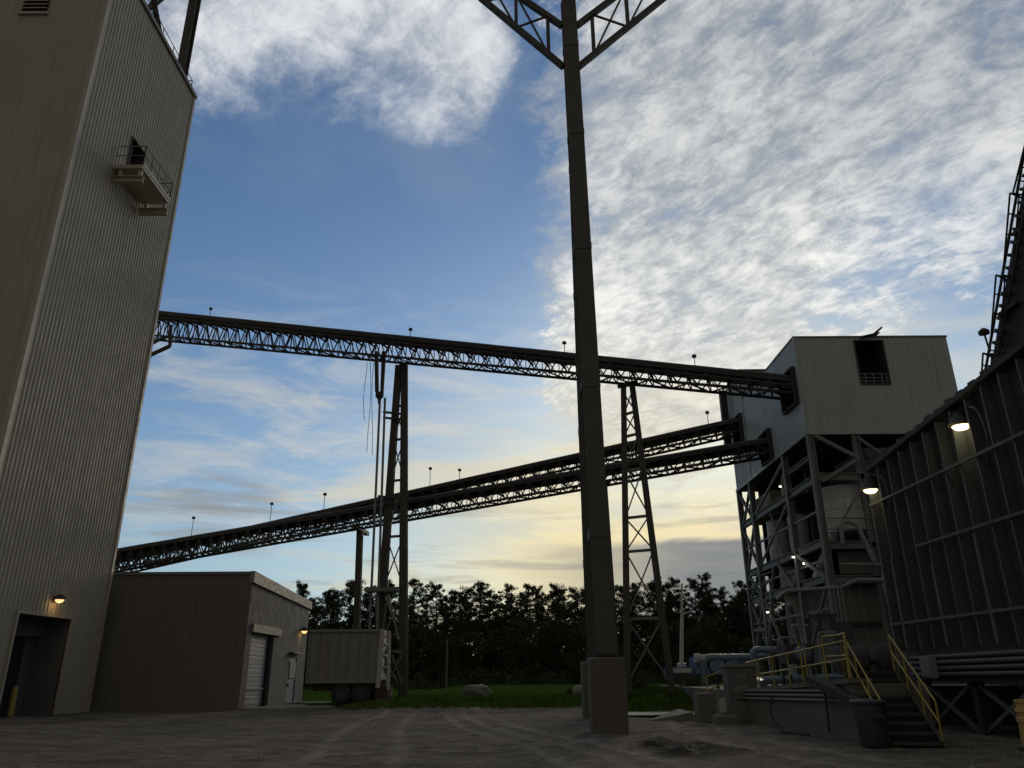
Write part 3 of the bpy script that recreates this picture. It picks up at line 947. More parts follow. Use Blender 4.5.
# ------------------------------------------------------------------ conveyor galleries
def conveyor(name, A, B, label, w=1.5, hood=0.62, trA=1.2, trB=1.2, lamps=(), bay=1.05, walk=False, group='covered conveyor galleries'):
    """A, B = top centre of the hood at both ends"""
    A, B = Vector(A), Vector(B)
    root = thing(name, (A + B) / 2, label, 'conveyor', group)
    t = (B - A)
    L = t.length
    t.normalize()
    s = t.cross(Vector((0, 0, 1))).normalized()
    u = Vector((0, 0, 1))

    def P(f, sx, dz):
        return A.lerp(B, f) + s * sx + u * dz
    def TR(f):
        return trA + (trB - trA) * f
    # arched hood in sheets lapped over each other
    n = max(1, int(L / 2.4))
    arch = [(-w / 2, -hood), (-w / 2, -hood * 0.6), (-w * 0.40, -hood * 0.16), (-w * 0.16, 0), (w * 0.16, 0), (w * 0.36, -hood * 0.16), (w / 2, -hood * 0.6), (w / 2, -hood)]
    for i in range(n):
        mb = MB()
        f0, f1 = i / n, min(1, (i + 1.04) / n)
        k = 1.0 + 0.015 * (i % 2)
        for f in (f0, f1):
            for x, z in arch:
                mb.v.append(P(f, x * k, z * k + (k - 1) * hood))
        m_ = len(arch)
        for j in range(m_ - 1):
            mb.f.append((j, j + 1, m_ + j + 1, m_ + j))
        mb.build('hood_sheet', HOOD, root)
    # deck under the belt
    mb = MB()
    mb.hexa([P(0, -w / 2 + .1, -hood - .09), P(0, w / 2 - .1, -hood - .09), P(1, w / 2 - .1, -hood - .09), P(1, -w / 2 + .1, -hood - .09),
             P(0, -w / 2 + .1, -hood - .02), P(0, w / 2 - .1, -hood - .02), P(1, w / 2 - .1, -hood - .02), P(1, -w / 2 + .1, -hood - .02)])
    mb.build('belt_deck', STEEL, root)
    MB().hexa([P(0, -.3, -hood - .30), P(0, .3, -hood - .30), P(1, .3, -hood - .30), P(1, -.3, -hood - .30),
               P(0, -.3, -hood - .27), P(0, .3, -hood - .27), P(1, .3, -hood - .27), P(1, -.3, -hood - .27)]).build('return_belt', RUBBER, root)
    h = 0.13
    for sx in (-w / 2, w / 2):
        for top in (True, False):
            a = P(0, sx, -hood - .08 if top else -hood - TR(0) + h / 2)
            b_ = P(1, sx, -hood - .08 if top else -hood - TR(1) + h / 2)
            MB().bar(a, b_, h, h).build('chord', STEEL, root)
    mb = MB()
    nb = max(2, int(L / bay))
    for sx in (-w / 2, w / 2):
        for i in range(nb):
            f0, f1 = i / nb, (i + 1) / nb
            fm = (f0 + f1) / 2
            mb.bar(P(f0, sx, -hood - .12), P(fm, sx, -hood - TR(fm) + .08), .058, .058)
            mb.bar(P(fm, sx, -hood - TR(fm) + .08), P(f1, sx, -hood - .12), .058, .058)
            mb.bar(P(f0, sx, -hood - .12), P(f0, sx, -hood - TR(f0) + .08), .05, .05)
    for i in range(nb + 1):
        f = i / nb
        mb.bar(P(f, -w / 2, -hood - TR(f) + .07), P(f, w / 2, -hood - TR(f) + .07), .06, .06)
        if i < nb:
            sgn = 1 if i % 2 else -1
            mb.bar(P(f, -w / 2 * sgn, -hood - TR(f) + .05), P(f + 1 / nb, w / 2 * sgn, -hood - TR(f) + .05), .07, .07)
        mb.bar(P(f, -w / 2, -hood - .45), P(f, w / 2, -hood - .45), .09, .09)      # return idlers
    mb.build('lattice', STEEL, root, kind='stuff')
    # walkway and handrail on the near side
    if walk:
        sd = w / 2 + 0.30 if s.y < 0 else -(w / 2 + 0.30)
        mb = MB()
        zw = -hood - 0.50
        a, b_ = P(0.0, sd, zw), P(1.0, sd, zw)
        for q in (-.22, .22):
            mb.bar(a + s * q, b_ + s * q, 0.06, 0.1)
        for i in range(int(L / 1.2)):
            mb.bar(P((i + .5) * 1.2 / L, sd - .22, zw), P((i + .5) * 1.2 / L, sd + .22, zw), .25, .04)
        mb.build('walkway', STEEL, root)
        mb = MB()
        sd2 = sd + (0.26 if sd > 0 else -0.26)
        for dz_ in (0.2, 0.42):
            mb.bar(P(0, sd2, zw + dz_), P(1, sd2, zw + dz_), .035, .035)
        nn = max(2, int(L / 1.8))
        for i in range(nn + 1):
            mb.bar(P(i / nn, sd2, zw), P(i / nn, sd2, zw + .42), .035, .035)
        mb.build('handrail', STEEL, root)
    for f, hh in lamps:
        p = P(f, w * 0.45, -hood * 0.3)
        lp = MB().tube(p, p + u * hh, 0.022, n=6).build('lamp_post', STEEL, root)
        MB().lathe(p + u * hh, [(0.03, -0.02), (0.12, 0.0), (0.135, 0.06), (0.10, 0.15), (0.03, 0.18)], 12).build('lamp_head', STEEL, lp, smooth=True)
    return root


conveyor('conveyor_gallery', (14.1, 36.3, 15.62), at_y(146, 310.5, 54.6), 'topmost covered conveyor gallery sloping down from the tall tower to the grey tower house',
         1.15, 0.30, 0.80, 2.0, [(.866, .9), (.487, .8), (.261, .9), (.102, .85)], walk=True)
conveyor('conveyor_gallery', (14.5, 40.6, 13.75), at_y(105, 551.5, 57.6), 'lower covered conveyor gallery, the nearer of the two rising to the grey tower house',
         1.05, 0.24, 0.72, 1.35, [(.844, 1.5), (.703, 1.5), (.613, 1.5)], bay=1.0)
conveyor('conveyor_gallery', (14.6, 45.3, 16.5), at_y(105, 559, 64), 'lower covered conveyor gallery, the farther of the two, above and behind its twin',
         1.05, 0.24, 0.72, 1.3, [(.43, 1.5), (.385, .9), (.048, 1.0)], bay=1.0)
# knee brace under the top gallery at the tower
kb = thing('knee_brace', (-22.5, 43.5, 20), 'dark steel knee bracket holding the top conveyor off the back of the tall tower', 'bracket')
p0, p1, p2 = at_y(140, 357, 52.6), at_y(170, 346, 52.6), at_y(166, 330, 52.6)
MB().bar(p0 - Vector((1.4, 0, 1.0)), p1, 0.22, 0.22).build('strut', STEEL, kb)
MB().bar(p1, p2 + Vector((0.3, 0, 0.4)), 0.2, 0.2).build('strut', STEEL, kb)
MB().bar(p0 - Vector((1.4, 0, 0.2)), at_y(165, 337, 52.6), 0.16, 0.16).build('strut', STEEL, kb)


# ------------------------------------------------------------------ bents (A-frames)
def bent(name, foot0, foot1, head0, head1, w0, w1, levels, xbays, label, col=WEATHER, both=True, footing=True):
    root = thing(name, ((foot0[0] + foot1[0]) / 2, (foot0[1] + foot1[1]) / 2, min(foot0[2], foot1[2])), label, 'steel tower', 'steel legs carrying the conveyors')
    f0, f1, h0, h1 = map(Vector, (foot0, foot1, head0, head1))
    for f, h in ((f0, h0), (f1, h1)):
        mb = MB()
        n = (h - f).normalized()
        sx = Vector((1, 0, 0))
        sx = (sx - n * sx.dot(n)).normalized()
        sy = sx.cross(n)
        # tapering I-section
        mb.bar(f + sy * w0 / 2, h + sy * w1 / 2, w0, 0.05, w1, 0.05, side=sx)
        mb.bar(f - sy * w0 / 2, h - sy * w1 / 2, w0, 0.05, w1, 0.05, side=sx)
        mb.bar(f, h, 0.05, w0 - .06, 0.05, w1 - .06, side=sx)
        mb.build('leg', col, root)
        if footing:
            MB().box(f.x - w0 * .8, f.x + w0 * .8, f.y - w0 * .8, f.y + w0 * .8, f.z - 0.6, f.z - 0.003).build('footing', CONC, root)
            MB().box(f.x - w0 * .7, f.x + w0 * .7, f.y - w0 * .7, f.y + w0 * .7, f.z, f.z + 0.05).build('base_plate', STEEL, root)
    for q in levels:
        MB().bar(f0.lerp(h0, q), f1.lerp(h1, q), .12, .14).build('crossbar', GALV, root)
    for qa, qb in xbays:
        MB().bar(f0.lerp(h0, qa), f1.lerp(h1, qb), .07, .07).build('brace', GALV, root)
        if both:
            MB().bar(f1.lerp(h1, qa), f0.lerp(h0, qb), .07, .07).build('brace', GALV, root)
    MB().bar(h0 + Vector((-.3, 0, .1)), h1 + Vector((.3, 0, .1)), .3, .2).build('cap_beam', col, root)
    return root


YA = 46.3
a0, a1 = at_y(403, 700, YA), at_y(375, 698, YA)
a0.z = a1.z = 0.34
ah0, ah1 = at_y(404.5, 364, YA), at_y(399.5, 366, YA)
ah1.x -= 0.05
bentA = bent('conveyor_bent', a0, a1, ah0, ah1, 0.50, 0.40,
             [.10, .30, .45, .62, .75, .86], [(.02, .13), (.13, .30), (.30, .45), (.45, .62), (.62, .75), (.75, .86)],
             'narrow two-legged steel bent holding the top conveyor behind the trailer tail', both=True)
# head leans: second leg reads as an A with its foot well to the left
YB = 39.9
b0, b1 = at_y(627.5, 690, YB), at_y(672, 689, YB)
b0.z = b1.z = ground_z(6, 41) - .1
bh0, bh1 = at_y(623.5, 388, YB), at_y(632, 384, YB)
bent('conveyor_bent', b0, b1, bh0, bh1, 0.30, 0.27, [.22, .43, .54, .70, .82, .90], [(.03, .22), (.22, .43), (.43, .54), (.54, .70), (.70, .82), (.82, .9), (.9, .98)],
     'splayed A-shaped steel bent with cross bracing right of the central pylon', footing=False)
YC = 44.2
c1 = at_y(616.5, 662, YC); c1.z = 0.8
c0 = at_y(604, 662, YC); c0.z = 0.8
bent('conveyor_bent', c0, c1, at_y(600, 486, YC), at_y(604.5, 484, YC), 0.34, 0.28, [.2, .5, .8], [(.2, .5), (.5, .8)],
     'slim lattice bent half hidden behind the central concrete-footed pylon')
YD = 50.2
pp = thing('support_post', at_y(355, 668, YD), 'single dark steel post holding the lower conveyors behind the trailer', 'post', 'steel legs carrying the conveyors')
d0, d1 = at_y(355.0, 690, YD), at_y(360, 531, YD)
d0.z = -0.1
MB().ibeam(d0, d1, 0.38, 0.42, side=(1, 0, 0), tf=.06).build('post', WEATHER, pp)
MB().bar(d1 + Vector((-.1, -1.4, .1)), d1 + Vector((.1, 2.0, .15)), .3, .25).build('cap_beam', WEATHER, pp)

# chute head and drop pipes hanging beside the trailer-side bent
YH = 45.6
hd = thing('discharge_spout', at_y(380, 395, YH), 'dark twin discharge spout with long drop pipes hanging from the top conveyor', 'spout')
q0, q1 = at_y(376.5, 352, YH), at_y(377, 392, YH)
MB().bar(q0, q1, .22, .3, side=(1, 0, 0)).build('chute', STEEL, hd)
MB().bar(at_y(384, 352, YH), at_y(382, 392, YH), .26, .26, .2, .2, side=(1, 0, 0)).build('chute', STEEL, hd)
q2 = at_y(379, 404, YH)
MB().lathe(q2, [(.07, 0), (.10, .3), (.26, .5), (.26, .75)], 12).build('spout_collar', STEEL, hd)
for (xa, ya), (xb, yb) in (((380, 398), (369.5, 632)), ((385, 398), (377, 632))):
    MB().tube(at_y(xa, ya, YH), at_y(xb, yb, YH), 0.075, n=8).build('drop_pipe', PIPE, hd)
for y0 in (413, 418.5):
    MB().bar(at_y(383, y0 - 1, YH), at_y(401, y0 + 1, YH + .3), .12, .12).build('pipe_bracket', STEEL, hd)
for y0 in (497, 502):
    MB().bar(at_y(378, y0 - 1, YH), at_y(393, y0 + 1, YH + .3), .12, .12).build('pipe_bracket', STEEL, hd)
mb = MB()
for x0, x1, y1 in ((366, 364, 420), (370.5, 368, 452), (374, 371, 455)):
    pts = [at_y(x0 + (x1 - x0) * f + 1.2 * sin(f * 5 + x0), 362 + (y1 - 362) * f, YH) for f in [i / 10 for i in range(11)]]
    mb.path(pts, .018, 5)
mb.build('loose_cable', RUBBER, hd)
# little platform on the bent above the trailer
pf = thing('loading_platform', at_y(386, 591, YH), 'small steel loading platform on the bent just above the trailer tail', 'platform')
qz = at_y(386, 590, YH).z
MB().box(at_y(366, 590, YH).x, at_y(399, 590, YH).x, YH - .5, YH + .5, qz - .12, qz + .12).build('deck', GALV, pf)
MB().bar(at_y(388, 594, YH), at_y(399, 640, YH), .12, .12).build('strut', GALV, pf)
MB().bar(at_y(376, 594, YH), at_y(377, 622, YH), .1, .1).build('strut', GALV, pf)
MB().bar(at_y(384, 650, YH), at_y(402, 652, YH), .22, .14).build('stay', GALV, pf)
MB().bar(at_y(386, 651, YH), at_y(386, 672, YH), .14, .14).build('stay', GALV, pf)
for x0, x1 in ((387, 402), (402, 392)):
    MB().bar(at_y(x0, 684, YH), at_y(x1, 655, YH), .08, .08).build('strut', GALV, pf)

# ------------------------------------------------------------------ central pylon
pyl = thing('central_pylon', (2.75, 27, 0), 'tall dark steel pylon on concrete pedestals rising through the middle of the yard', 'steel tower')


def pedestal(cx, cy, wx, wy, z):
    mb = MB()
    c = .06
    mb.hexa([(cx - wx / 2, cy - wy / 2, -.5), (cx + wx / 2, cy - wy / 2, -.5), (cx + wx / 2, cy + wy / 2, -.5), (cx - wx / 2, cy + wy / 2, -.5),
             (cx - wx / 2, cy - wy / 2, z - c), (cx + wx / 2, cy - wy / 2, z - c), (cx + wx / 2, cy + wy / 2, z - c), (cx - wx / 2, cy + wy / 2, z - c)])
    mb.hexa([(cx - wx / 2, cy - wy / 2, z - c), (cx + wx / 2, cy - wy / 2, z - c), (cx + wx / 2, cy + wy / 2, z - c), (cx - wx / 2, cy + wy / 2, z - c),
             (cx - wx / 2 + c, cy - wy / 2 + c, z), (cx + wx / 2 - c, cy - wy / 2 + c, z), (cx + wx / 2 - c, cy + wy / 2 - c, z), (cx - wx / 2 + c, cy + wy / 2 - c, z)])
    return mb


P1 = Vector((at_y(607, 690, 24.35).x, 24.35, 0)); P2 = Vector((at_y(595.5, 690, 32).x, 32.0, 0))
pedestal(P1.x, P1.y, 1.02, 1.05, 2.08).build('pedestal', PEDC, pyl)
pedestal(P2.x, P2.y, 1.02, 1.05, 2.08).build('pedestal', PEDC, pyl)


def pylon_leg(a, b, w0, w1, d0, d1):
    a, b = Vector(a), Vector(b)
    n = (b - a).normalized()
    sx = Vector((1, 0, 0)); sx = (sx - n * sx.dot(n)).normalized(); sy = sx.cross(n)
    leg = MB()
    # box column: two flange plates seen face on, recessed web
    leg.bar(a - sy * d0 / 2, b - sy * d1 / 2, w0, .05, w1, .05, side=sx)
    leg.bar(a + sy * d0 / 2, b + sy * d1 / 2, w0, .05, w1, .05, side=sx)
    leg.bar(a - sx * (w0 / 2 - .10), b - sx * (w1 / 2 - .08), .04, d0 - .06, .04, d1 - .06, side=sx)
    leg.bar(a + sx * (w0 / 2 - .10), b + sx * (w1 / 2 - .08), .04, d0 - .06, .04, d1 - .06, side=sx)
    o = leg.build('leg', WEATHER, pyl)
    MB().bar(a + n * .02, a + n * .10, w0 * 1.12, d0 * 1.12, side=sx).build('base_plate', STEEL, o)
    for q in (.12, .3, .5, .7, .88):
        p = a.lerp(b, q)
        w, d = w0 + (w1 - w0) * q + .03, d0 + (d1 - d0) * q + .09
        MB().bar(p, p + n * .3, w, d, side=sx).build('splice_plate', WEATHER, o)
    return o


TOPZ = 31.5
fb, ft = at_y(605.5, 656, 24.35), at_y(571.3, 60, 27.1)
fb, ft = fb + (ft - fb) * ((2.08 - fb.z) / (ft.z - fb.z)), fb + (ft - fb) * ((TOPZ - fb.z) / (ft.z - fb.z))
pylon_leg(fb, ft, .62, .66, .66, .5)
rb_, rt_ = at_y(594.5, 645, 31.9), at_y(571.0, 60, 27.95)
rb_, rt_ = rb_ + (rt_ - rb_) * ((2.08 - rb_.z) / (rt_.z - rb_.z)), rb_ + (rt_ - rb_) * ((TOPZ - rb_.z) / (rt_.z - rb_.z))
pylon_leg(rb_, rt_, .60, .5, .6, .42)
for q in (.25, .45, .65, .82):
    a = fb.lerp(ft, q)
    b_ = rb_.lerp(rt_, q)
    MB().bar(a, b_, .12, .2).build('tie', WEATHER, pyl)
arm = MB()
YT = 27.3
for sgn in (-1, 1):
    hub_x = 2.74 + sgn * 0.34
    lo = Vector((hub_x, YT, 27.15))
    lo2 = Vector((-3.0 if sgn < 0 else 9.15, YT, 33.1))
    hi = Vector((hub_x, YT, 29.55))
    hi2 = Vector((-1.46 if sgn < 0 else 6.86, YT, 33.1))
    br = MB().bar(lo, lo2, .26, .22).build('bracket_chord', WEATHER, pyl)
    MB().bar(hi, hi2, .26, .22).build('bracket_chord', WEATHER, pyl)
    prev = None
    for i, q in enumerate((.12, .39, .66, .9)):
        pl = lo.lerp(lo2, q)
        zt = hi.z + (hi2.z - hi.z) * abs(pl.x - hi.x) / abs(hi2.x - hi.x)
        pt = Vector((pl.x, YT, min(zt, 33.1)))
        MB().bar(pl, pt, .16, .16).build('bracket_post', WEATHER, pyl)
        if prev is not None:
            MB().bar(prev[0], pt, .08, .08).build('bracket_brace', WEATHER, pyl)
            MB().bar(prev[1], pl, .08, .08).build('bracket_brace', WEATHER, pyl)
        prev = (pl, pt)
MB().ibeam((-3.9, YT, 33.35), (9.4, YT, 33.35), .4, .5).build('head_beam', WEATHER, pyl)
MB().bar((ft.x, 27.2, TOPZ), (ft.x, 27.2, 33.1), .6, .6, side=(1, 0, 0)).build('mast_head', WEATHER, pyl)

# ------------------------------------------------------------------ grey tower house on the right
TW = thing('tower_house', (17.8, 41, 0), 'grey metal-clad conveyor tower house raised on open steelwork at right', 'building')
BXL, BXR, BY_0, BY_1, BZ0, BZ1 = 14.0, 21.6, 35.0, 47.3, 12.2, 17.2


def flatclad(u0, u1, z0, z1, place, holes=()):
    return corrugated(u0, u1, z0, z1, place, 0.3, 0.018, holes)


UPO = (35.45, 37.2, 14.0, 15.75)
LOO = (39.9, 41.4, 12.4, 13.95)
MIO = (44.6, 46.05, 14.7, 16.4)
flatclad(BY_0 + .02, 44.2, BZ0, BZ1, lambda u, d, z: (BXL - d, u, z), (UPO, LOO)).build('cladding', CLAD, TW)
flatclad(44.2, BY_1, BZ0, 19.1, lambda u, d, z: (BXL - d, u, z), (MIO,)).build('cladding', CLAD, TW)
flatclad(BXL + .02, BXR, BZ0, BZ1, lambda u, d, z: (u, BY_0 - d, z), ((17.0, 18.35, 14.75, 16.98),)).build('cladding', CLAD, TW)
flatclad(BXL, BXR, BZ1 - .1, 19.1, lambda u, d, z: (u, 44.2 - d, z)).build('cladding', CLAD, TW)
MB().quad((BXR, BY_0, BZ0), (BXR, BY_1, BZ0), (BXR, BY_1, BZ1), (BXR, BY_0, BZ1)).quad((BXR, BY_1, BZ0), (BXL, BY_1, BZ0), (BXL, BY_1, 19.1), (BXR, BY_1, 19.1)).build('cladding', CLAD, TW)
MB().quad((BXR, 44.2, BZ1), (BXR, BY_1, BZ1), (BXR, BY_1, 19.1), (BXR, 44.2, 19.1)).build('cladding', CLAD, TW)
MB().box(BXL - .04, BXR + .04, BY_0 - .05, 44.2, BZ1, BZ1 + .08).box(BXL - .04, BXR + .04, 44.1, BY_1 + .04, 19.1, 19.18).build('roof', GALV, TW)
MB().box(BXL - .05, BXL + .06, BY_0 - .05, BY_0 + .06, BZ0 - .02, BZ1).build('corner_trim', CLAD, TW)
MB().box(BXL + .02, BXR - .02, BY_0 + .02, BY_1 - .02, BZ0 + .05, BZ0 + .12).build('floor', STEEL, TW)
# open hatch in the front face
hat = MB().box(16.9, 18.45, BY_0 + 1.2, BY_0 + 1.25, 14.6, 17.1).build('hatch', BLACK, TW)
mb = MB()
mb.box(16.93, 17.0, BY_0 - .06, BY_0 + 1.2, 14.7, 17.05).box(18.35, 18.42, BY_0 - .06, BY_0 + 1.2, 14.7, 17.05)
mb.box(17.0, 18.35, BY_0 - .06, BY_0 + 1.2, 14.68, 14.75).box(17.0, 18.35, BY_0 - .06, BY_0 + 1.2, 16.98, 17.05)
mb.build('hatch_frame', STEEL, TW)
mb = MB()
for dz_ in (.12, .3, .5):
    mb.box(17.0, 18.35, BY_0 + .02, BY_0 + .06, 14.75 + dz_, 14.79 + dz_)
for xx in (17.2, 17.6, 18.0, 18.25):
    mb.box(xx, xx + .04, BY_0 - .025, BY_0 + .015, 14.752, 15.29)
mb.build('hatch_bars', GALV, TW)
hp = MB().hexa([(17.3, BY_0 - .3, 17.12), (18.2, BY_0 - .3, 17.32), (18.2, BY_0 + .1, 17.32), (17.3, BY_0 + .1, 17.12),
                (17.3, BY_0 - .3, 17.17), (18.2, BY_0 - .3, 17.38), (18.2, BY_0 + .1, 17.38), (17.3, BY_0 + .1, 17.17)]).build('hoist_arm', STEEL, TW)
MB().bar((17.95, BY_0 - .2, 17.3), (18.35, BY_0 - .25, 17.62), .2, .08).build('hoist_tip', STEEL, hp)
# gallery mouths: dark flanged frames round each opening
for (y0, y1, z0, z1) in (UPO, LOO, MIO):
    mb = MB()
    mb.box(BXL - .22, BXL + .05, y0 - .08, y0, z0 - .08, z1 + .08).box(BXL - .22, BXL + .05, y1, y1 + .08, z0 - .08, z1 + .08)
    mb.box(BXL - .22, BXL + .05, y0, y1, z0 - .08, z0).box(BXL - .22, BXL + .05, y0, y1, z1, z1 + .08)
    mb.build('gallery_mouth', STEEL, TW)
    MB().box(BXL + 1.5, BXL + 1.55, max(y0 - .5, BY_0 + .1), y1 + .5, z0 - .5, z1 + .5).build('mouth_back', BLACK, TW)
MB().ibeam((BXL - .35, 46.9, 14.5), (BXL - .35, 46.9, 18.8), .4, .4, side=(0, 1, 0)).build('downpipe', STEEL, TW)
MB().box(BXL - .03, BXR, BY_0 - .075, BY_0 - .022, BZ0 - .02, BZ0 + .14).build('bottom_flashing', CLAD, TW)
MB().box(BXL - .075, BXL - .022, BY_0 + .02, BY_1, BZ0 - .02, BZ0 + .14).build('bottom_flashing', CLAD, TW)
MB().box(BXL - .045, BXL - .02, 44.12, 44.24, BZ0 + .15, BZ1).build('seam_trim', CLAD, TW)
# steel frame below the cladding
cols_left = (35.05, 38.7, 44.7, 47.2)
for yy in cols_left:
    MB().ibeam((BXL + .1, yy, 0.3), (BXL + .1, yy, BZ0 - .003), .26, .30, side=(0, 1, 0)).build('column', GALV, TW)
for xx in (16.25, 18.9, 21.4):
    for yy in (35.05, 41.5, 47.2):
        MB().ibeam((xx, yy, 0.3), (xx, yy, BZ0 - .003), .26, .30, side=(0, 1, 0)).build('column', GALV, TW)
for z in (11.15, 10.05, 7.15, 5.6):
    y0 = 35.2
    y1 = 38.55 if z == 11.15 else 47.05
    MB().ibeam((BXL + .1, y0, z), (BXL + .1, y1, z), .2, .36 if z < 11 else .22).build('floor_beam', GALV, TW)
for z, yd in ((10.15, 38.9), (7.0, 35.25), (5.5, 35.25)):
    MB().ibeam((BXL + .25, 35.05, z), (21.3, 35.05, z), .2, .34).build('floor_beam', GALV, TW)
    MB().box(BXL + .25, 21.2, yd, 47.0, z + .02, z + .08).build('floor_deck', STEEL, TW)


def brace(y0, z0, y1, z1, r=.07):
    MB().bar((BXL + .08, y0, z0), (BXL + .08, y1, z1), r * 2, r * 2).build('brace', GALV, TW)


for za, zb in ((9.9, 12.0), (7.2, 9.8), (5.6, 7.1), (2.9, 5.5)):
    brace(44.8, za, 47.1, zb); brace(47.1, za + .01, 44.8, zb)
brace(44.8, 2.8, 42.4, 7.0); brace(42.4, 2.9, 44.4, 5.5)
brace(41.6, 7.1, 39.6, 5.6, .09); brace(38.7, 7.1, 35.4, 5.6, .09)
brace(41.8, 9.8, 40.6, 7.2, .05); brace(38.8, 4.1, 36.3, 4.2, .06)
brace(45, 3.9, 47, 3.95, .08)


brace(38.9, 9.8, 44.4, 7.4, .05); brace(38.9, 11.9, 44.5, 10.2, .06); brace(35.4, 5.4, 38.5, 2.6, .06)
for zz in (8.6, 6.4, 4.3):
    MB().bar((BXL + .1, 35.2, zz), (BXL + .1, 47.0, zz), .08, .1).build('girt', GALV, TW)


def fbrace(x0, z0, x1, z1, r=.08):
    MB().bar((x0, 34.9, z0), (x1, 34.9, z1), r * 2, r * 2).build('brace', GALV, TW)


fbrace(14.3, 12.1, 16.1, 11.05); fbrace(14.3, 9.9, 16.2, 11.0); fbrace(14.5, 7.4, 16.0, 9.5, .05)
fbrace(16.3, 12.0, 18.8, 9.9, .06); fbrace(18.8, 12.0, 16.4, 9.9, .06)
# dark walls added to shut out the sky, hoppers and the clad room at the foot
MB().box(17.9, 18.0, 36.5, 46.9, 2.2, BZ0 - .05).build('dark_backing', RIBWALL, TW)
MB().box(15.2, 21.2, 46.9, 46.98, 5.7, BZ0 - .05).build('dark_backing', RIBWALL, TW)
MB().box(14.35, 16.6, 42.4, 46.4, 9.95, 11.2).build('lamplit_panel', mat('lamplit_tan', (0.30, 0.26, 0.17), .7), TW)  # wall panel with lamp light put into its tan colour
MB().hexa([(18.2, 36.2, 8.6), (19.2, 36.2, 8.6), (19.2, 37.2, 8.6), (18.2, 37.2, 8.6),
           (16.7, 35.3, 11.6), (21.2, 35.3, 11.6), (21.2, 39, 11.6), (16.7, 39, 11.6)]).build('hopper', DOORG, TW)
corrugated(14.55, 18.0, 2.0, 5.3, lambda u, d, z: (u, 35.5 - d, z), .55, .05).build('room_wall', mat('room_panel', (.21, .195, .175), .7, .1, .15, .8, .4, (.1, .075, .06), .5), TW)
corrugated(35.55, 40.5, 2.0, 5.3, lambda u, d, z: (14.55 - d, u, z), .55, .05).build('room_wall', MATS['room_panel'], TW)
MB().box(14.5, 18.1, 35.4, 40.6, 5.3, 5.38).build('room_roof', GALV, TW)
corrugated(14.8, 17.9, 5.8, 6.8, lambda u, d, z: (u, 35.6 - d, z), .4, .05).build('room_wall', MATS['room_panel'], TW)
MB().box(14.56, 17.95, 35.3, 35.38, 3.55, 3.72).build('room_band', STEEL, TW)
mb = MB()
for h in (.5, 1.0):
    mb.tube((14.3, 34.95, 7.2 + h), (18.8, 34.95, 7.2 + h), .03, n=6)
    mb.tube((16.4, 34.95, 9.95 + h * .9), (18.8, 34.95, 9.95 + h * .9), .03, n=6)
    mb.tube((13.96, 42.5, 5.75 + h), (13.96, 47, 5.75 + h), .03, n=6)
for i in range(6):
    mb.tube((16.5 + .45 * i, 34.95, 9.95), (16.5 + .45 * i, 34.95, 10.85), .025, n=6)
mb.build('guard_rail', GALV, TW)

# tanks standing on the floors
def tank(x, y, z0, z1, r, label, cone=0.0, n=28):
    th = thing('process_tank', (x, y, z0), label, 'tank', 'process tanks in the steel frame')
    MB().lathe((x, y, 0), [(r, z0), (r, z1), (r * .97, z1 + .05), (.05, z1 + .25)], n).build('shell', TANK, th, smooth=True)
    for k in range(1, 4):
        zz = z0 + (z1 - z0) * k / 4
        MB().lathe((x, y, 0), [(r + .006, zz - .02), (r + .02, zz - .015), (r + .02, zz + .015), (r + .006, zz + .02)], n).build('hoop', TANK, th)
    if cone:
        MB().lathe((x, y, 0), [(.12, z0 - cone), (r * .98, z0 - .002)], n).build('cone', TANK, th, smooth=True)
    return th


tank(16.0, 36.75, 7.75, 9.85, 1.34, 'big pale round tank just behind the front column of the steel frame', 0.0)
tank(15.0, 43.6, 7.45, 9.6, .62, 'pale round tank farthest left in the steel frame under the cladding', 0.0)
tank(15.05, 40.6, 7.6, 9.35, .52, 'small pale tank between the left and the big round tank', .5)
tank(15.2, 42.6, 5.75, 6.9, .75, 'squat round tank on the lowest steel floor with a long cone below', 2.9)


duct('down_duct', bend([(16.35, 34.5, 5.9), (16.2, 34.5, 5.2), (16.45, 33.6, 1.6)], .2), .17, 'thick pale down pipe slanting down the front of the clad room')
duct('cross_pipe', bend([(18.6, 34.4, 5.35), (14.9, 34.4, 5.4), (14.4, 34.5, 5.1), (12.6, 36.5, 5.15), (13.6, 41, 5.2)], .3), .085, 'long pale pipe running level across the steel frame above the clad room')
duct('cross_pipe', bend([(18.6, 34.6, 6.05), (14.5, 34.6, 6.1)], .3), .06, 'thin pale pipe just above the long level pipe on the frame')
duct('curved_duct', bend([(14.7, 34.6, 7.0), (14.7, 34.5, 8.0), (15.4, 34.5, 7.9), (15.9, 34.5, 6.2)], .4), .1, 'gooseneck pipe hooked over beside the front frame column')
duct('angle_chute', [(15.0, 36.2, 7.7), (14.6, 37.8, 5.9)], .24, 'slanting round chute nearest the front corner of the steel frame', TANK)
duct('angle_chute', [(15.2, 40.2, 7.4), (14.6, 41.2, 5.8)], .2, 'slanting round chute below the small pale tank', TANK)
duct('vent_stack', bend([(14.3, 40.2, 9.4), (14.3, 40.0, 11.3), (14.3, 39.0, 11.5), (14.2, 38.9, 8.0)], .35), .09, 'pale hooped vent pipe between the floors of the steel frame')
duct('vent_pipe', [(14.5, 42, 4.9), (14.7, 41.6, 2.0)], .16, 'slanting pale pipe below the lowest steel floor')
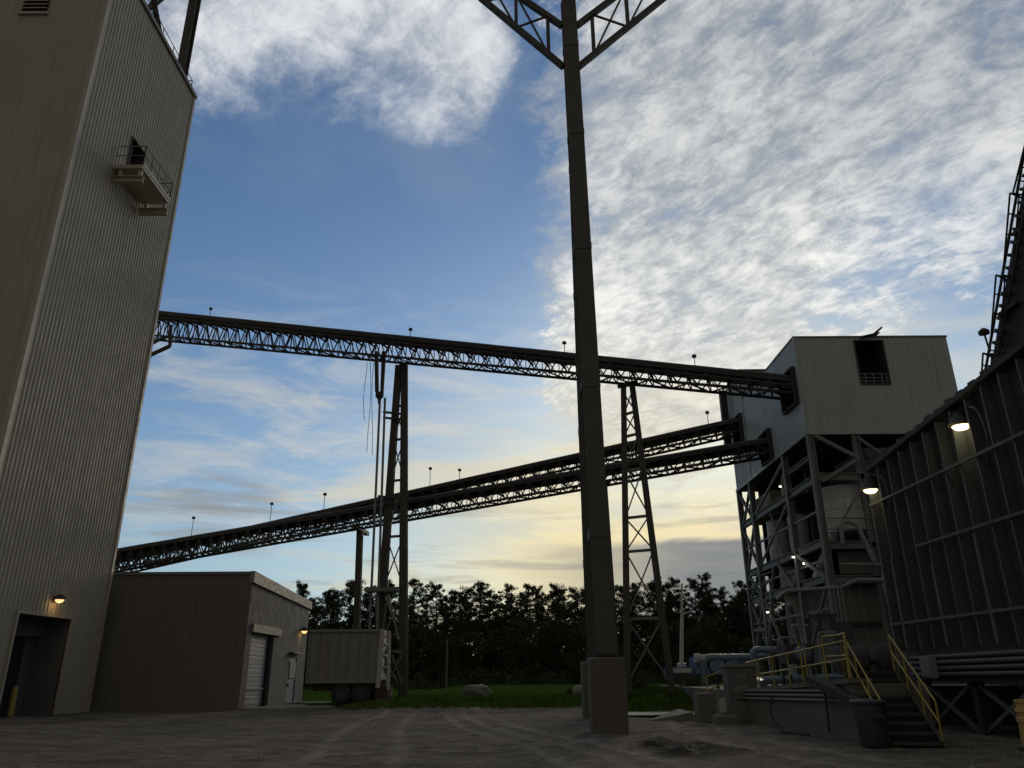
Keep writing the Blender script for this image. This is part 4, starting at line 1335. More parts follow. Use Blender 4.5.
for i, (p, lab) in enumerate((((14.0, 39.55, 10.75), 'small white lamp glowing highest in the steel frame under the cladding'),
                              ((13.9, 38.75, 7.0), 'small white lamp glowing under the middle floor beam of the frame'),
                              ((14.0, 37.7, 6.55), 'small white lamp right of and below the floor beam lamp'),
                              ((13.95, 43.95, 4.75), 'faint white lamp low on the far left leg of the frame'))):
    th = thing('work_light', p, lab, 'lamp', 'work lights in the steel frame')
    P_ = Vector(p)
    MB().lathe(P_, [(.02, -.05), (.06, -.04), (.065, .01), (.04, .06)], 12).build('lens', BULBW, th, smooth=True)
    MB().lathe(P_, [(.07, .02), (.07, .07), (.03, .14)], 12).build('cap', STEEL, th)
    point_light('glow', P_ + Vector((-.2, -.15, -.1)), (1, .93, .8), 1.2, .05, th)

# ------------------------------------------------------------------ ribbed steel bin on the far right
WX, WY0, WY1 = 12.8, 8.0, 26.6


def wtop(y):
    return 8.3 + (26.6 - y) * 0.085


binw = thing('ribbed_bin', (15, 18, 0), 'long dark ribbed steel bin raised on braced legs along the right edge', 'storage bin')
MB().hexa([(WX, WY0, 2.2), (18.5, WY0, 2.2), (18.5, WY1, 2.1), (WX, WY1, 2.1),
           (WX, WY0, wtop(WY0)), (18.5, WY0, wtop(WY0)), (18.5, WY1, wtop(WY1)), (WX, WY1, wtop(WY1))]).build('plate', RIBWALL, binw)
y = WY1 - .05
k = 0
while y > WY0 + .3:
    mb = MB()
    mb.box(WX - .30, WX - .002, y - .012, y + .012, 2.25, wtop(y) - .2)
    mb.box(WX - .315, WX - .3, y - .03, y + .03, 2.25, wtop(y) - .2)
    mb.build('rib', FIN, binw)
    if k % 3 == 1:
        MB().box(WX - .36, WX - .317, y - .06, y + .06, 2.3, 4.6 + .5 * (k % 2)).build('stiffener', FIN, binw)
    y -= .81
    k += 1
for z, y0, y1 in ((7.05, WY0, WY1), (5.25, WY0, 24.0), (3.08, WY0, WY1)):
    MB().box(WX - .375, WX - .318, y0, y1, z - .04, z + .04).build('rail', FIN, binw)
mb = MB()
mb.hexa([(WX - .34, WY0, wtop(WY0) - .08), (WX + .1, WY0, wtop(WY0) - .08), (WX + .1, WY1, wtop(WY1) - .08), (WX - .34, WY1, wtop(WY1) - .08),
         (WX - .34, WY0, wtop(WY0) + .06), (WX + .1, WY0, wtop(WY0) + .06), (WX + .1, WY1, wtop(WY1) + .06), (WX - .34, WY1, wtop(WY1) + .06)])
mb.build('top_rim', STEEL, binw)
mb = MB()
yy = WY1
while yy > WY0:
    mb.box(WX - .3, WX - .1, yy - .3, yy, wtop(yy) + .06, wtop(yy) + .14 + .08 * RND.random())
    yy -= .62
mb.build('rim_cleats', STEEL, binw)
MB().box(WX - .25, 18.3, WY0, WY1 - .1, 1.35, 2.09).build('base_beam', STEEL, binw)
for yy in (25.9, 23.0, 20.1, 17.2, 14.3):
    MB().ibeam((WX + .1, yy, 0), (WX + .1, yy, 1.35), .25, .25, side=(0, 1, 0)).build('leg', STEEL, binw)
    MB().bar((WX + .1, yy, 1.3), (WX + .1, yy - 2.6, .05), .1, .1).build('brace', GALV, binw)
    MB().bar((WX + .1, yy - 2.6, 1.3), (WX + .1, yy, .05), .09, .09).build('brace', GALV, binw)
MB().box(16.5, 16.8, WY0, 34, 0, 1.35).build('shade_backing', RIBWALL, binw)  # added back wall, coloured dark for the shade under the bin
for z, xx, wh in ((2.02, 12.45, 'topmost'), (1.86, 12.42, 'second from the top'), (1.70, 12.42, 'third from the top'), (1.54, 12.42, 'lowest')):
    o = duct('service_pipe', [(xx, 25.6, z), (xx, WY0, z + .12)], .06, wh + ' of the four level grey service pipes bracketed under the ribbed bin', DPIPE, 'pipe', 'service pipes under the ribbed bin')
vb = thing('junction_box', (12.3, 24.3, 1.6), 'small pale junction box where the service pipes start beside the stairs', 'junction box')
MB().box(12.15, 12.34, 23.9, 24.5, 1.45, 2.05).build('case', PIPE, vb)
MB().box(12.12, 12.148, 23.95, 24.45, 1.5, 2.0).build('cover', PIPE, vb)


def yard_lamp(p, label, armdir, e):
    p = Vector(p)
    th = thing('yard_lamp', p, label, 'lamp', 'lit lamps on the ribbed bin')
    MB().lathe(p, [(.31, 0), (.33, .05), (.27, .16), (.15, .28), (.13, .40), (.03, .44)], 20).build('shade', STEEL, th, smooth=True)
    MB().lathe(p, [(.24, .01), (.22, -.04), (.15, -.10), (.03, -.13)], 20).build('lens', BULB, th, smooth=True)
    MB().path(bend([p + Vector((.05, 0, .46)), p + Vector((.15, -.2, .62)), Vector((WX - .1, p.y - .6, p.z + .5))], .15), .035).build('arm', STEEL, th, smooth=True)
    MB().path(bend([Vector((WX - .25, p.y - .5, p.z + .4)), Vector((WX - .3, p.y - 1.0, p.z + .2)), Vector((WX - .3, p.y - 1.2, p.z - .6)), Vector((WX - .28, p.y - .9, p.z - 1.2))], .4), .025).build('conduit', FIN, th, smooth=True)
    point_light('glow', p + Vector((-.45, -.1, -.30)), (1.0, .85, .45), e, .08, th)
    return th


yard_lamp(at_y(961, 426, 20.6), 'lit dome lamp at the top of the ribbed bin, the nearer and higher one', 1, 5)
yard_lamp(at_y(870.5, 490, 26.4), 'lit dome lamp at the far corner of the ribbed bin beside the steel frame', 1, 4)

# inclined elevator gallery climbing out of the frame above the bin
EL = thing('inclined_elevator', (16, 21, 9), 'dark steep elevator gallery with stepped handrails climbing beyond the ribbed bin', 'elevator')
e0, e1 = at_y(990, 392, 23.2), at_y(1041, 110, 18.2)
ax = (e1 - e0)
nrm = Vector((0, -ax.z, ax.y)).normalized()
if nrm.z < 0:
    nrm = -nrm
sx = Vector((1, 0, 0))
o_e = e0 - sx * .12
MB().hexa([o_e - ax * .15, e0 - ax * .15 + sx * 2.4, e0 - ax * .15 + sx * 2.4 - nrm * 1.3, o_e - ax * .15 - nrm * 1.3,
           e1 - sx * .12 + ax * .3, e1 + ax * .3 + sx * 2.4, e1 + ax * .3 + sx * 2.4 - nrm * 1.3, e1 - sx * .12 + ax * .3 - nrm * 1.3]).build('casing', STEEL, EL, fixn=True)
for i in range(26):
    p = e0 + ax * (i / 22 - .08)
    MB().bar(p - sx * .20 - nrm * .1, p - sx * .20 - nrm * .42, .16, .10).build('rung', STEEL, EL)
for dn in (.0, .5):
    MB().bar(e0 - ax * .12 - sx * .27 - nrm * dn, e1 + ax * .25 - sx * .27 - nrm * dn, .06, .06).build('stringer', STEEL, EL)
for i in range(9):
    a = e0 + ax * (i / 8)
    MB().bar(a - sx * .02 - nrm * .2, a - sx * .02 - nrm * 1.2 + ax * .1, .08, .08).build('side_brace', GALV, EL)
tiers = [((980, 400), (983, 353)), ((990, 350), (996, 275)), ((1003, 275), (1010, 193)), ((1013, 193), (1026, 140)), ((1030, 140), (1040, 70))]
for k, (q0, q1) in enumerate(tiers):
    ya = 23.0 - k * 1.15
    a, b_ = at_y(q0[0], q0[1], ya), at_y(q1[0], q1[1], ya - 1.0)
    mb = MB()
    off = Vector((.16, 0, -.05))
    mb.tube(a, b_, .03, n=6).tube(a + off * 1.6, b_ + off * 1.6, .025, n=6)
    for f in (0, .25, .5, .75, 1):
        mb.tube(a.lerp(b_, f), a.lerp(b_, f) + Vector((.5, 0, -.12)), .022, n=6)
    mb.tube(b_, b_ + Vector((.45, 0, -.25)), .03, n=6)
    mb.build('handrail', STEEL, EL)
    MB().bar(b_ + Vector((.25, .3, -1.0)), b_ + Vector((1.2, .3, -1.0)), .9, .1).build('landing', STEEL, EL)
la, lb = at_y(990, 352, 23.0), at_y(984, 333, 23.0)
lpo = MB().tube(la, lb, .03, n=6).build('lamp_post', STEEL, EL)
MB().lathe(lb, [(.04, -.08), (.16, -.04), (.17, .06), (.06, .16)], 12).build('lamp_head', STEEL, lpo)

# ------------------------------------------------------------------ platform, stairs and rails below the frame
plat = thing('concrete_platform', (12, 28, 0), 'concrete platform and retaining wall under the grey tower house steelwork', 'platform')
F0, F1 = Vector((8.75, 21.4, 0)), Vector((7.95, 29.6, 0))
MB().hexa([(F0.x, F0.y, -.3), (10.7, F0.y, -.3), (10.7, F1.y, -.3), (F1.x, F1.y, -.3),
           (F0.x, F0.y, 1.35), (10.7, F0.y, 1.35), (10.7, F1.y, .95), (F1.x, F1.y, .95)]).build('retaining_wall', CONC, plat)
MB().box(8.4, 22.5, 29.62, 48.5, -.3, 1.0).build('slab', CONC, plat)
MB().box(10.703, 16.4, 26.9, 29.617, -.3, 1.2).build('slab', CONC, plat)
MB().hexa([(F0.x - .1, F0.y - .1, 1.353), (F0.x + .5, F0.y - .1, 1.353), (F1.x + .5, F1.y, .953), (F1.x - .1, F1.y, .953),
           (F0.x - .1, F0.y - .1, 1.47), (F0.x + .5, F0.y - .1, 1.47), (F1.x + .5, F1.y, 1.07), (F1.x - .1, F1.y, 1.07)]).build('kerb', CONC, plat)
for dz_, wh in ((.9, 'lowest'), (1.02, 'middle one'), (1.14, 'topmost')):
    duct('wall_pipe', [(F0.x - .09, F0.y + .3, dz_ + .02), (F1.x - .09, F1.y - .3, dz_ - .1)], .035, wh + ' of the three thin pipes along the platform wall left of the stairs', PIPE, 'pipe', 'thin pipes along the platform wall')

# stairs
ST = thing('steel_stairs', (9.3, 19.5, 0), 'steel stairs climbing to the platform between two yellow handrails', 'stairs')
S0, S1 = Vector((9.28, 19.6, 0)), Vector((9.75, 22.4, 1.62))
dirs = Vector((S1.x - S0.x, S1.y - S0.y, 0)).normalized()
per = Vector((dirs.y, -dirs.x, 0))
NS = 8
for i in range(NS + 1):
    f = i / NS
    c = S0.lerp(S1, f)
    c.z = .06 + (S1.z - .06) * f
    MB().bar(c - per * .52, c + per * .52, .30, .05).build('tread', TREAD, ST)
    if i:
        MB().bar(c - per * .5 - dirs * .15 - Vector((0, 0, .1)), c + per * .5 - dirs * .15 - Vector((0, 0, .1)), .02, .14).build('riser', BLACK, ST)
for sg in (-1, 1):
    a, b_ = S0 + per * sg * .57 + Vector((0, 0, -.02)), S1 + per * sg * .57 + Vector((0, 0, -.08))
    MB().bar(a, b_, .05, .28, side=per).build('stringer', STEEL, ST)
MB().bar(S1 + dirs * .15 + Vector((0, 0, -.03)), S1 + dirs * 1.5 + Vector((0, 0, -.03)), 1.2, .06, side=per).build('landing', TREAD, ST)


def yellow_rail(name, pts, label, post_f=None, h=.95, base=None):
    """pts = floor points"""
    th = thing(name, pts[0], label, 'handrail', 'yellow handrails')
    pts = [Vector(p) for p in pts]
    Z = Vector((0, 0, 1))
    for a, b in zip(pts, pts[1:]):
        for q in (h, h * .52):
            MB().tube(a + Z * q, b + Z * q, .025, n=8).build('rail', YELLOW, th, smooth=True)
        k = max(1, round((b - a).length / 1.3))
        for i in range(k + 1):
            p = a.lerp(b, i / k)
            MB().tube(p, p + Z * (h + .01), .025, n=8).build('post', YELLOW, th, smooth=True)
    return th


for sg, lab in ((-1, 'yellow handrail on the left side of the steel stairs'), (1, 'yellow handrail on the right side of the steel stairs')):
    yellow_rail('stair_handrail', [S0 + per * sg * .6 + Vector((0, 0, .02)), S1 + per * sg * .6], lab)
yellow_rail('ramp_handrail', [(F0.x + .05, F0.y + .2, 1.45), (F1.x + .3, F1.y - .3, 1.0)], 'long yellow handrail along the top of the platform wall')
yellow_rail('gate_handrail', [(8.82, 21.55, 1.45), (9.1, 22.6, 1.45), (9.05, 23.8, 1.45)], 'short yellow guard rail beside the head of the stairs', h=1.15)
yellow_rail('gate_handrail', [(9.0, 25.6, 1.3), (9.6, 27.2, 1.25)], 'short yellow guard rail behind the long sloping handrail', h=1.2)
yellow_rail('end_handrail', [(7.05, 30.2, .55), (7.9, 29.9, .85)], 'small yellow rail by the control cabinet at the platform end', h=.95)

# machinery on the platform
pm = thing('pump_set', (10.5, 25, 1.3), 'dark pump set with motor on the platform behind the yellow rails', 'pump')
MB().box(9.6, 11.4, 23.9, 25.4, 1.3, 1.5).build('skid', STEEL, pm)
MB().lathe((9.7, 24.6, 1.95), [(.1, 0), (.38, .03), (.42, .1), (.42, .8), (.3, .9), (.12, 1.0), (.1, 1.5)], 18, (1, 0, 0)).build('motor', STEEL, pm, smooth=True)
MB().lathe((10.9, 24.6, 1.95), [(.2, 0), (.5, .05), (.5, .3), (.2, .35)], 18, (1, 0, 0)).build('volute', STEEL, pm, smooth=True)
g2 = thing('gearbox_stand', (9.3, 27.2, 1.1), 'dark gearbox on a steel stand behind the sloping handrail', 'machine')
MB().box(9.0, 9.9, 26.9, 27.8, 1.9, 2.5).build('gearbox', STEEL, g2)
for xx in (9.05, 9.8):
    for yy in (26.95, 27.7):
        MB().box(xx, xx + .08, yy, yy + .08, .9, 1.9).build('leg', STEEL, g2)
MB().lathe((9.45, 26.9, 2.2), [(.25, 0), (.25, -.4), (.1, -.45)], 14, (0, 1, 0)).build('motor', BLUEPIPE, g2)
ch = thing('drain_chute', (8.5, 22.4, .8), 'dark slanting chute leaning on the platform wall left of the stairs', 'chute')
MB().bar((8.25, 22.9, 1.45), (8.75, 20.7, .8), .34, .2).build('trough', STEEL, ch)
MB().bar((8.45, 22.6, .1), (8.42, 22.4, 1.4), .06, .06).build('prop', STEEL, ch)
MB().bar((8.75, 20.9, 0), (8.75, 20.9, .85), .06, .06).build('prop', STEEL, ch)
# valve header: fat blue-grey header with three nozzles
hdr = thing('pipe_manifold', (9.5, 35.5, 1), 'blue-grey pipe manifold with three stub outlets at the platform end', 'manifold')
MB().path(bend([(8.25, 35.6, 1.2), (8.25, 35.6, 2.25), (11.0, 35.6, 2.25)], .3), .16, 12).build('header', BLUEPIPE, hdr, smooth=True)
MB().lathe((8.0, 35.6, 2.25), [(.2, -.12), (.2, .1), (.16, .12), (.16, .35)], 14, (1, 0, 0)).build('flange', WHITE, hdr)
MB().path(bend([(10.3, 35.2, 1.7), (10.3, 35.2, 2.55), (12.6, 35.0, 2.55), (12.6, 35.0, 1.7)], .3), .15, 12).build('bypass', BLUEPIPE, hdr, smooth=True)
for xx in (8.75, 9.45, 10.15):
    st_ = MB().lathe((xx, 35.5, 1.85), [(.22, 0), (.27, -.02), (.27, -.12), (.22, -.14), (.22, -.55), (.3, -.57), (.3, -.68), (.05, -.69)], 16, (0, 1, 0)).build('outlet', BLUEPIPE, hdr, smooth=True)
    MB().tube((xx, 35.4, 1.0), (xx, 35.4, 1.7), .07).build('leg', STEEL, hdr)
duct('floor_pipe', bend([(8.9, 29.4, 1.25), (9.2, 31, 1.35), (12.5, 31.5, 1.45), (13, 33, 1.45)], .3), .14, 'blue-grey pipe lying level behind the long yellow handrail', BLUEPIPE)
# control cabinet and blocks at the platform end
cb = thing('control_cabinet', (7.85, 29, 0), 'grey control cabinet with pale notices on a concrete block at the platform end', 'cabinet')
MB().box(7.45, 8.45, 28.7, 29.4, .75, 1.82).build('case', DOORG, cb)
MB().box(7.38, 8.52, 28.62, 29.45, 1.823, 1.9).build('roof', FASCIA, cb)
MB().box(7.5, 8.4, 28.67, 28.697, .8, 1.78).build('door', DOORG, cb)
MB().box(7.62, 7.82, 28.655, 28.669, 1.0, 1.18).build('notice', FASCIA, cb)
MB().box(7.88, 8.15, 28.655, 28.669, 1.0, 1.2).build('notice', FASCIA, cb)
MB().box(7.75, 8.1, 28.655, 28.669, 1.48, 1.6).build('notice', GALV, cb)
MB().box(7.4, 8.5, 28.6, 29.5, -.1, .72).build('plinth', CONC, cb)
MB().tube((8.2, 29.1, 1.8), (8.2, 29.1, 2.0), .04).build('conduit', GALV, cb)
k1 = thing('concrete_block', (6.75, 29.8, 0), 'upright concrete block with a white panel just left of the control cabinet', 'concrete block')
MB().box(6.55, 7.15, 29.5, 30.4, -.1, .95).build('block', CONC, k1)
MB().box(7.16, 7.42, 29.0, 29.06, .35, .78).build('panel', WHITE, k1)
k2 = pedestal(7.15, 28.3, .8, .5, .3).build('kerb_block', CONC)
tag(k2, 'low concrete foot on the ground in front of the control cabinet', 'concrete block')
rp = MB().hexa([(4.9, 30.8, -.1), (6.5, 30.3, -.1), (6.5, 33, -.1), (6.3, 33.4, -.1), (4.9, 30.85, .0), (6.5, 30.35, .30), (6.5, 33, .32), (6.2, 33.4, .1)]).build('access_ramp', CONC)
tag(rp, 'small concrete ramp sloping up to the concrete block at the road edge', 'ramp')

# electrical panel, conduits and hose by the clad room
ep = thing('electrical_panel', (14.0, 34.3, 1.0), 'dark electrical panel with conduits before the clad room, left of the slanting down pipe', 'electrical panel')
MB().box(13.55, 14.35, 34.05, 34.35, 2.3, 3.6).build('case', STEEL, ep)
MB().box(13.58, 14.32, 34.02, 34.047, 2.35, 3.55).build('door', RIBWALL, ep)
for xx in (13.65, 13.82, 13.99, 14.16):
    MB().tube((xx, 34.2, 3.6), (xx, 34.2, 5.3), .03, n=6).build('conduit', PIPE, ep)
for xx in (13.6, 14.3):
    MB().box(xx - .04, xx + .04, 34.1, 34.2, 1.0, 2.3).build('leg', STEEL, ep)
jp = thing('jib_post', (12.6, 33.2, 1.0), 'dark jib post with a short arm standing on the platform behind the long yellow handrail', 'post')
MB().tube((12.6, 33.2, 1.0), (12.6, 33.2, 3.9), .07).build('post', STEEL, jp)
MB().bar((12.2, 33.2, 3.8), (13.4, 33.2, 3.85), .1, .12).build('arm', STEEL, jp)
MB().box(13.0, 13.25, 33.1, 33.3, 3.3, 3.78).build('hoist', STEEL, jp)
for k, (xx, yy, h, lab) in enumerate(((10.2, 31.3, 1.9, 'thin upright conduit nearest the long yellow handrail'), (11.0, 32.0, 2.4, 'second thin upright conduit behind the long yellow handrail'),
                                      (11.9, 31.6, 2.1, 'third thin upright conduit, just left of the jib post'))):
    o = MB().path(bend([(xx, yy, 1.0), (xx, yy, 1.0 + h), (xx + .8, yy + .3, 1.0 + h)], .2), .04, 8).build('riser_pipe', PIPE, smooth=True)
    tag(o, lab, 'pipe', 'upright conduits on the platform')
ho = MB().path(bend([(8.55, 26.5, 1.15), (8.1, 26.2, .9), (7.95, 26.0, .3), (8.0, 25.2, .06), (7.6, 24.0, .05), (7.9, 22.6, .05)], .4), .035, 8).build('hose', RUBBER, smooth=True)
tag(ho, 'dark hose hanging over the platform wall and lying along its foot', 'hose')
sg = thing('notice_board', (9.05, 25.0, 1.4), 'small pale notice plate wired to the long sloping yellow handrail', 'sign')
MB().box(8.38, 8.40, 24.6, 25.0, 1.55, 1.85).build('plate', FASCIA, sg)

# bin, drum
rbn = thing('waste_bin', (8.35, 19.55, 0), 'round dark waste bin with a flat lid at the foot of the stairs', 'bin')
MB().lathe((8.35, 19.65, 0), [(.28, 0), (.30, .03), (.36, .86), (.36, .92)], 24).build('barrel', BIN, rbn, smooth=True)
MB().lathe((8.35, 19.65, 0), [(.40, .923), (.41, .97), (.38, 1.0), (.1, 1.03)], 24).build('lid', BIN, rbn, smooth=True)
MB().box(8.2, 8.5, 19.2, 19.26, .62, .7).build('handle', STEEL, rbn)
dr = thing('yellow_drum', (11.05, 18.2, 0), 'pale yellow ribbed plastic drum cut off by the right edge of the picture', 'drum')
MB().lathe((11.34, 18.2, 0), [(.38, 0), (.40, .04), (.36, .55), (.39, .58), (.39, .66), (.355, .68), (.355, .76), (.385, .78), (.385, .85), (.34, .87), (.34, .95), (.36, .97), (.36, 1.03), (.1, 1.05)], 26).build('shell', YDRUM, dr, smooth=True)
MB().lathe((11.34, 18.2, 0), [(.42, -.02), (.44, .0), (.44, .07), (.40, .09)], 20).build('rubber_base', RUBBER, dr)

# ------------------------------------------------------------------ far things: bucket truck, pole, rocks
bt = thing('boom_truck', (14.5, 70, .45), 'blue and white boom truck with its pale boom raised before the tree line', 'truck')
tz = ground_z(14.5, 70, False)
MB().box(13.0, 16.4, 69, 71.2, tz + .75, tz + 1.15).build('chassis', STEEL, bt)
MB().hexa([(15.2, 69, tz + 1.15), (16.5, 69, tz + 1.15), (16.5, 71.2, tz + 1.15), (15.2, 71.2, tz + 1.15),
           (15.3, 69.1, tz + 2.5), (16.1, 69.1, tz + 2.5), (16.1, 71.1, tz + 2.5), (15.3, 71.1, tz + 2.5)]).build('cab', BLUEPAINT, bt)
MB().hexa([(15.5, 68.96, tz + 1.75), (16.3, 68.96, tz + 1.75), (16.3, 69, tz + 1.75), (15.5, 69, tz + 1.75),
           (15.5, 69.02, tz + 2.35), (16.1, 69.02, tz + 2.35), (16.1, 69.07, tz + 2.35), (15.5, 69.07, tz + 2.35)]).build('window', GLASSY, bt)
MB().box(13.0, 15.1, 69.0, 71.2, tz + 1.153, tz + 1.7).build('bed', BLUEPAINT, bt)
MB().box(13.1, 14.9, 68.9, 68.997, tz + 1.25, tz + 1.6).build('locker', WHITE, bt)
for xx in (13.6, 15.8):
    for yy in (68.95, 70.95):
        MB().lathe((xx, yy, tz + .48), [(.2, 0), (.45, .02), (.48, .06), (.48, .26), (.2, .3)], 16, (0, 1, 0)).build('wheel', RUBBER, bt)
MB().lathe((14.35, 70, tz + 1.7), [(.4, 0), (.4, .3), (.2, .35)], 14).build('turret', WHITE, bt)
m0, m1, m2 = Vector((14.35, 70, tz + 2.0)), Vector((14.7, 70, 6.2)), Vector((14.95, 70, 9.1))
MB().bar(m0, m1, .30, .30, .26, .26).build('boom', WHITE, bt)
MB().bar(m1, m2, .18, .18, .13, .13).build('boom_tip', WHITE, bt)
pol = MB().tube((-4.9, 60, .2), (-4.93, 60, 4.1), .06, n=8).build('marker_pole', GALV)
tag(pol, 'thin pale pole standing alone in the grass before the trees', 'pole')


def rock(x, y, r, label, seed):
    rnd = random.Random(seed)
    bm = bmesh.new()
    bmesh.ops.create_icosphere(bm, subdivisions=3, radius=1)
    z0 = ground_z(x, y)
    for v in bm.verts:
        n = vnoise(v.co.x * 1.6 + seed, v.co.y * 1.6 + v.co.z * 1.3, seed) * .6 + vnoise(v.co.x * 4, v.co.z * 4 + v.co.y * 3, seed) * .18
        v.co *= (.62 + n)
        v.co.x *= r * 1.35; v.co.y *= r; v.co.z *= r * .8
    me = bpy.data.meshes.new('boulder'); bm.to_mesh(me); bm.free()
    me.materials.append(ROCK)
    o = bpy.data.objects.new('boulder', me)
    COL.objects.link(o)
    o.location = (x, y, z0 + r * .2)
    tag(o, label, 'boulder', 'boulders in the grass')


rock(-2.3, 52, .62, 'pale rounded boulder in the grass left of the central pylon', 3)
rock(3.75, 46, .42, 'small grey boulder in the grass touching the pylon pedestals in view', 9)

# ------------------------------------------------------------------ grass and scrub
gbld = MB()
rg = random.Random(11)
cnt = 0
while cnt < 24000:
    x = rg.uniform(-16, 15)
    e = grass_edge(x)
    y = e + abs(rg.gauss(0, 1)) * 5 - 0.4
    if y > 66 or (x < -13.5 and y < 56):
        continue
    if vnoise(x * .5, y * .5, 21) < .3 and rg.random() < .7:
        continue
    z = ground_z(x, y)
    h = rg.uniform(.05, .16) * (1.0 + 1.0 * sstep((x - 4) / 3) * vnoise(x * .8, y * .8, 31))
    a = rg.uniform(0, pi)
    dx_, dy_ = cos(a) * .03, sin(a) * .03
    l = rg.uniform(-.1, .1)
    i = len(gbld.v)
    gbld.v += [Vector((x - dx_, y - dy_, z - .01)), Vector((x + dx_, y + dy_, z - .01)), Vector((x + l, y + rg.uniform(-.1, .1), z + h))]
    gbld.f.append((i, i + 1, i + 2))
    cnt += 1
gr = gbld.build('grass', GRASS, kind='stuff')
# stones scattered over the dirt
sb = MB()
rs = random.Random(5)
for i in range(1500):
    y = 14 + 27 * rs.random() ** 1.3
    x = rs.uniform(-.85, .75) * y
    if x < -20.5 or (x > 7.5 and y > 21):
        continue
    r = rs.uniform(.012, .04) * (2.0 if rs.random() < .04 else 1)
    z = ground_z(x, y)
    i0 = len(sb.v)
    for q in ((1, 0, 0), (0, 1, 0), (-1, 0, 0), (0, -1, 0), (0, 0, 1)):
        sb.v.append(Vector((x, y, z)) + Vector(q) * r * rs.uniform(.7, 1.3))
    for k in range(4):
        sb.f.append((i0 + k, i0 + (k + 1) % 4, i0 + 4))
sb.build('gravel', ROCK, kind='stuff')


def leaf(mb, c, size, rnd):
    n = Vector((rnd.gauss(0, 1), rnd.gauss(0, 1), rnd.gauss(0, .8) + .3))
    if n.length < .05:
        n = Vector((0, 0, 1))
    n.normalize()
    a = n.orthogonal().normalized()
    a = Matrix.Rotation(rnd.uniform(0, 6.28), 3, n) @ a
    b = n.cross(a)
    w, l = size * rnd.uniform(.35, .6), size * rnd.uniform(.8, 1.25)
    i = len(mb.v)
    mb.v += [c - a * w * .5, c + b * l * .45 - a * w * .1, c + a * w * .5, c - b * l * .5]
    mb.f.append((i, i + 1, i + 2, i + 3))


def bush_mesh(mb, cx, cy, cz, rx, ry, rz, n, size, rnd):
    for _ in range(n):
        d = Vector((rnd.gauss(0, 1), rnd.gauss(0, 1), abs(rnd.gauss(0, 1)))).normalized()
        q = rnd.random() ** .4
        leaf(mb, Vector((cx + d.x * rx * q, cy + d.y * ry * q, cz + d.z * rz * q)), size, rnd)


# weeds on the bank
for (px, py, yy, r, lab) in ((690, 697, 42.5, .7, 'leafy green weed clump on the bank right of the splayed bent'),
                             (700, 690, 43.6, .9, 'larger green weed clump by the pipe manifold on the grassy bank'),
                             (640, 699, 42.0, .45, 'low weed clump under the splayed bent'),
                             (575, 692, 47.0, .5, 'low weed clump beside the small boulder')):
    c = at_y(px, py, yy)
    rw = random.Random(int(px))
    mb = MB()
    gz = ground_z(c.x, yy)
    bush_mesh(mb, c.x, yy, gz, r, r * .8, r * .8, 420, .16, rw)
    mb.f += []
    o = mb.build('weed_clump', BRUSH)
    tag(o, lab, 'plant', 'weed clumps on the bank')


# ------------------------------------------------------------------ trees
def pine_mesh(seed, H):
    rnd = random.Random(seed)
    tr = MB()
    lean = Vector((rnd.uniform(-.5, .5), rnd.uniform(-.5, .5), 0))
    pts = [Vector((0, 0, -.3))]
    for i in range(1, 7):
        f = i / 6
        pts.append(Vector((lean.x * f * f + rnd.uniform(-.08, .08), lean.y * f * f, H * .96 * f)))
    for i in range(6):
        tr.tube(pts[i], pts[i + 1], .22 * (1 - i / 6.6), .22 * (1 - (i + 1) / 6.6), 7, caps=False)
    cw = MB()
    start = rnd.uniform(.32, .45)
    nlimb = 50
    for k in range(nlimb):
        f = start + (1 - start) * (k + rnd.random() * .6) / nlimb
        f = min(f, .985)
        j = min(5, int(f * 6 / .96 * .96))
        base = pts[min(5, int(f * 6))].lerp(pts[min(6, int(f * 6) + 1)], f * 6 - int(f * 6)) if f < 1 else pts[6]
        a = rnd.uniform(0, 6.28)
        q = (f - start) / (1 - start)
        R = (1.95 * (math.sin(pi * min(1, (q * .82 + .18))) ** .7) + .35) * rnd.uniform(.55, 1.15)
        tip = base + Vector((cos(a) * R, sin(a) * R, rnd.uniform(-.1, .75)))
        tr.tube(base, tip, .055, .02, 5, caps=False)
        for m in range(rnd.choice((2, 2, 3))):
            c = base.lerp(tip, 1 - .38 * m) + Vector((rnd.gauss(0, .18), rnd.gauss(0, .18), rnd.gauss(.1, .15)))
            cr_ = rnd.uniform(.26, .50)
            for _ in range(62):
                d = Vector((rnd.gauss(0, 1), rnd.gauss(0, 1), rnd.gauss(0, .75)))
                d = d.normalized() * cr_ * rnd.random() ** .5
                leaf(cw, c + d, .215, rnd)
    c = pts[6]
    for _ in range(70):
        d = Vector((rnd.gauss(0, 1), rnd.gauss(0, 1), rnd.gauss(0, 1.2))).normalized() * .5 * rnd.random() ** .5
        leaf(cw, c + d + Vector((0, 0, -.1)), .26, rnd)
    return tr, cw


def broad_mesh(seed, H):
    rnd = random.Random(seed)
    tr, cw = MB(), MB()
    tr.tube((0, 0, -.3), (rnd.uniform(-.3, .3), 0, H * .55), .22, .09, 7, caps=False)
    for k in range(52):
        f = .12 + .85 * rnd.random()
        a = rnd.uniform(0, 6.28)
        R = 2.7 * (sin(pi * min(.97, f * .8 + .15)) ** .6) * rnd.random() ** .5
        c = Vector((cos(a) * R, sin(a) * R, H * f))
        if k % 3 == 0:
            tr.tube((0, 0, H * .3 * min(1, f * 1.5)), c, .06, .02, 5, caps=False)
        cr_ = rnd.uniform(.45, .85)
        for _ in range(80):
            d = Vector((rnd.gauss(0, 1), rnd.gauss(0, 1), rnd.gauss(0, .8))).normalized() * cr_ * rnd.random() ** .45
            leaf(cw, c + d, .25, rnd)
    return tr, cw


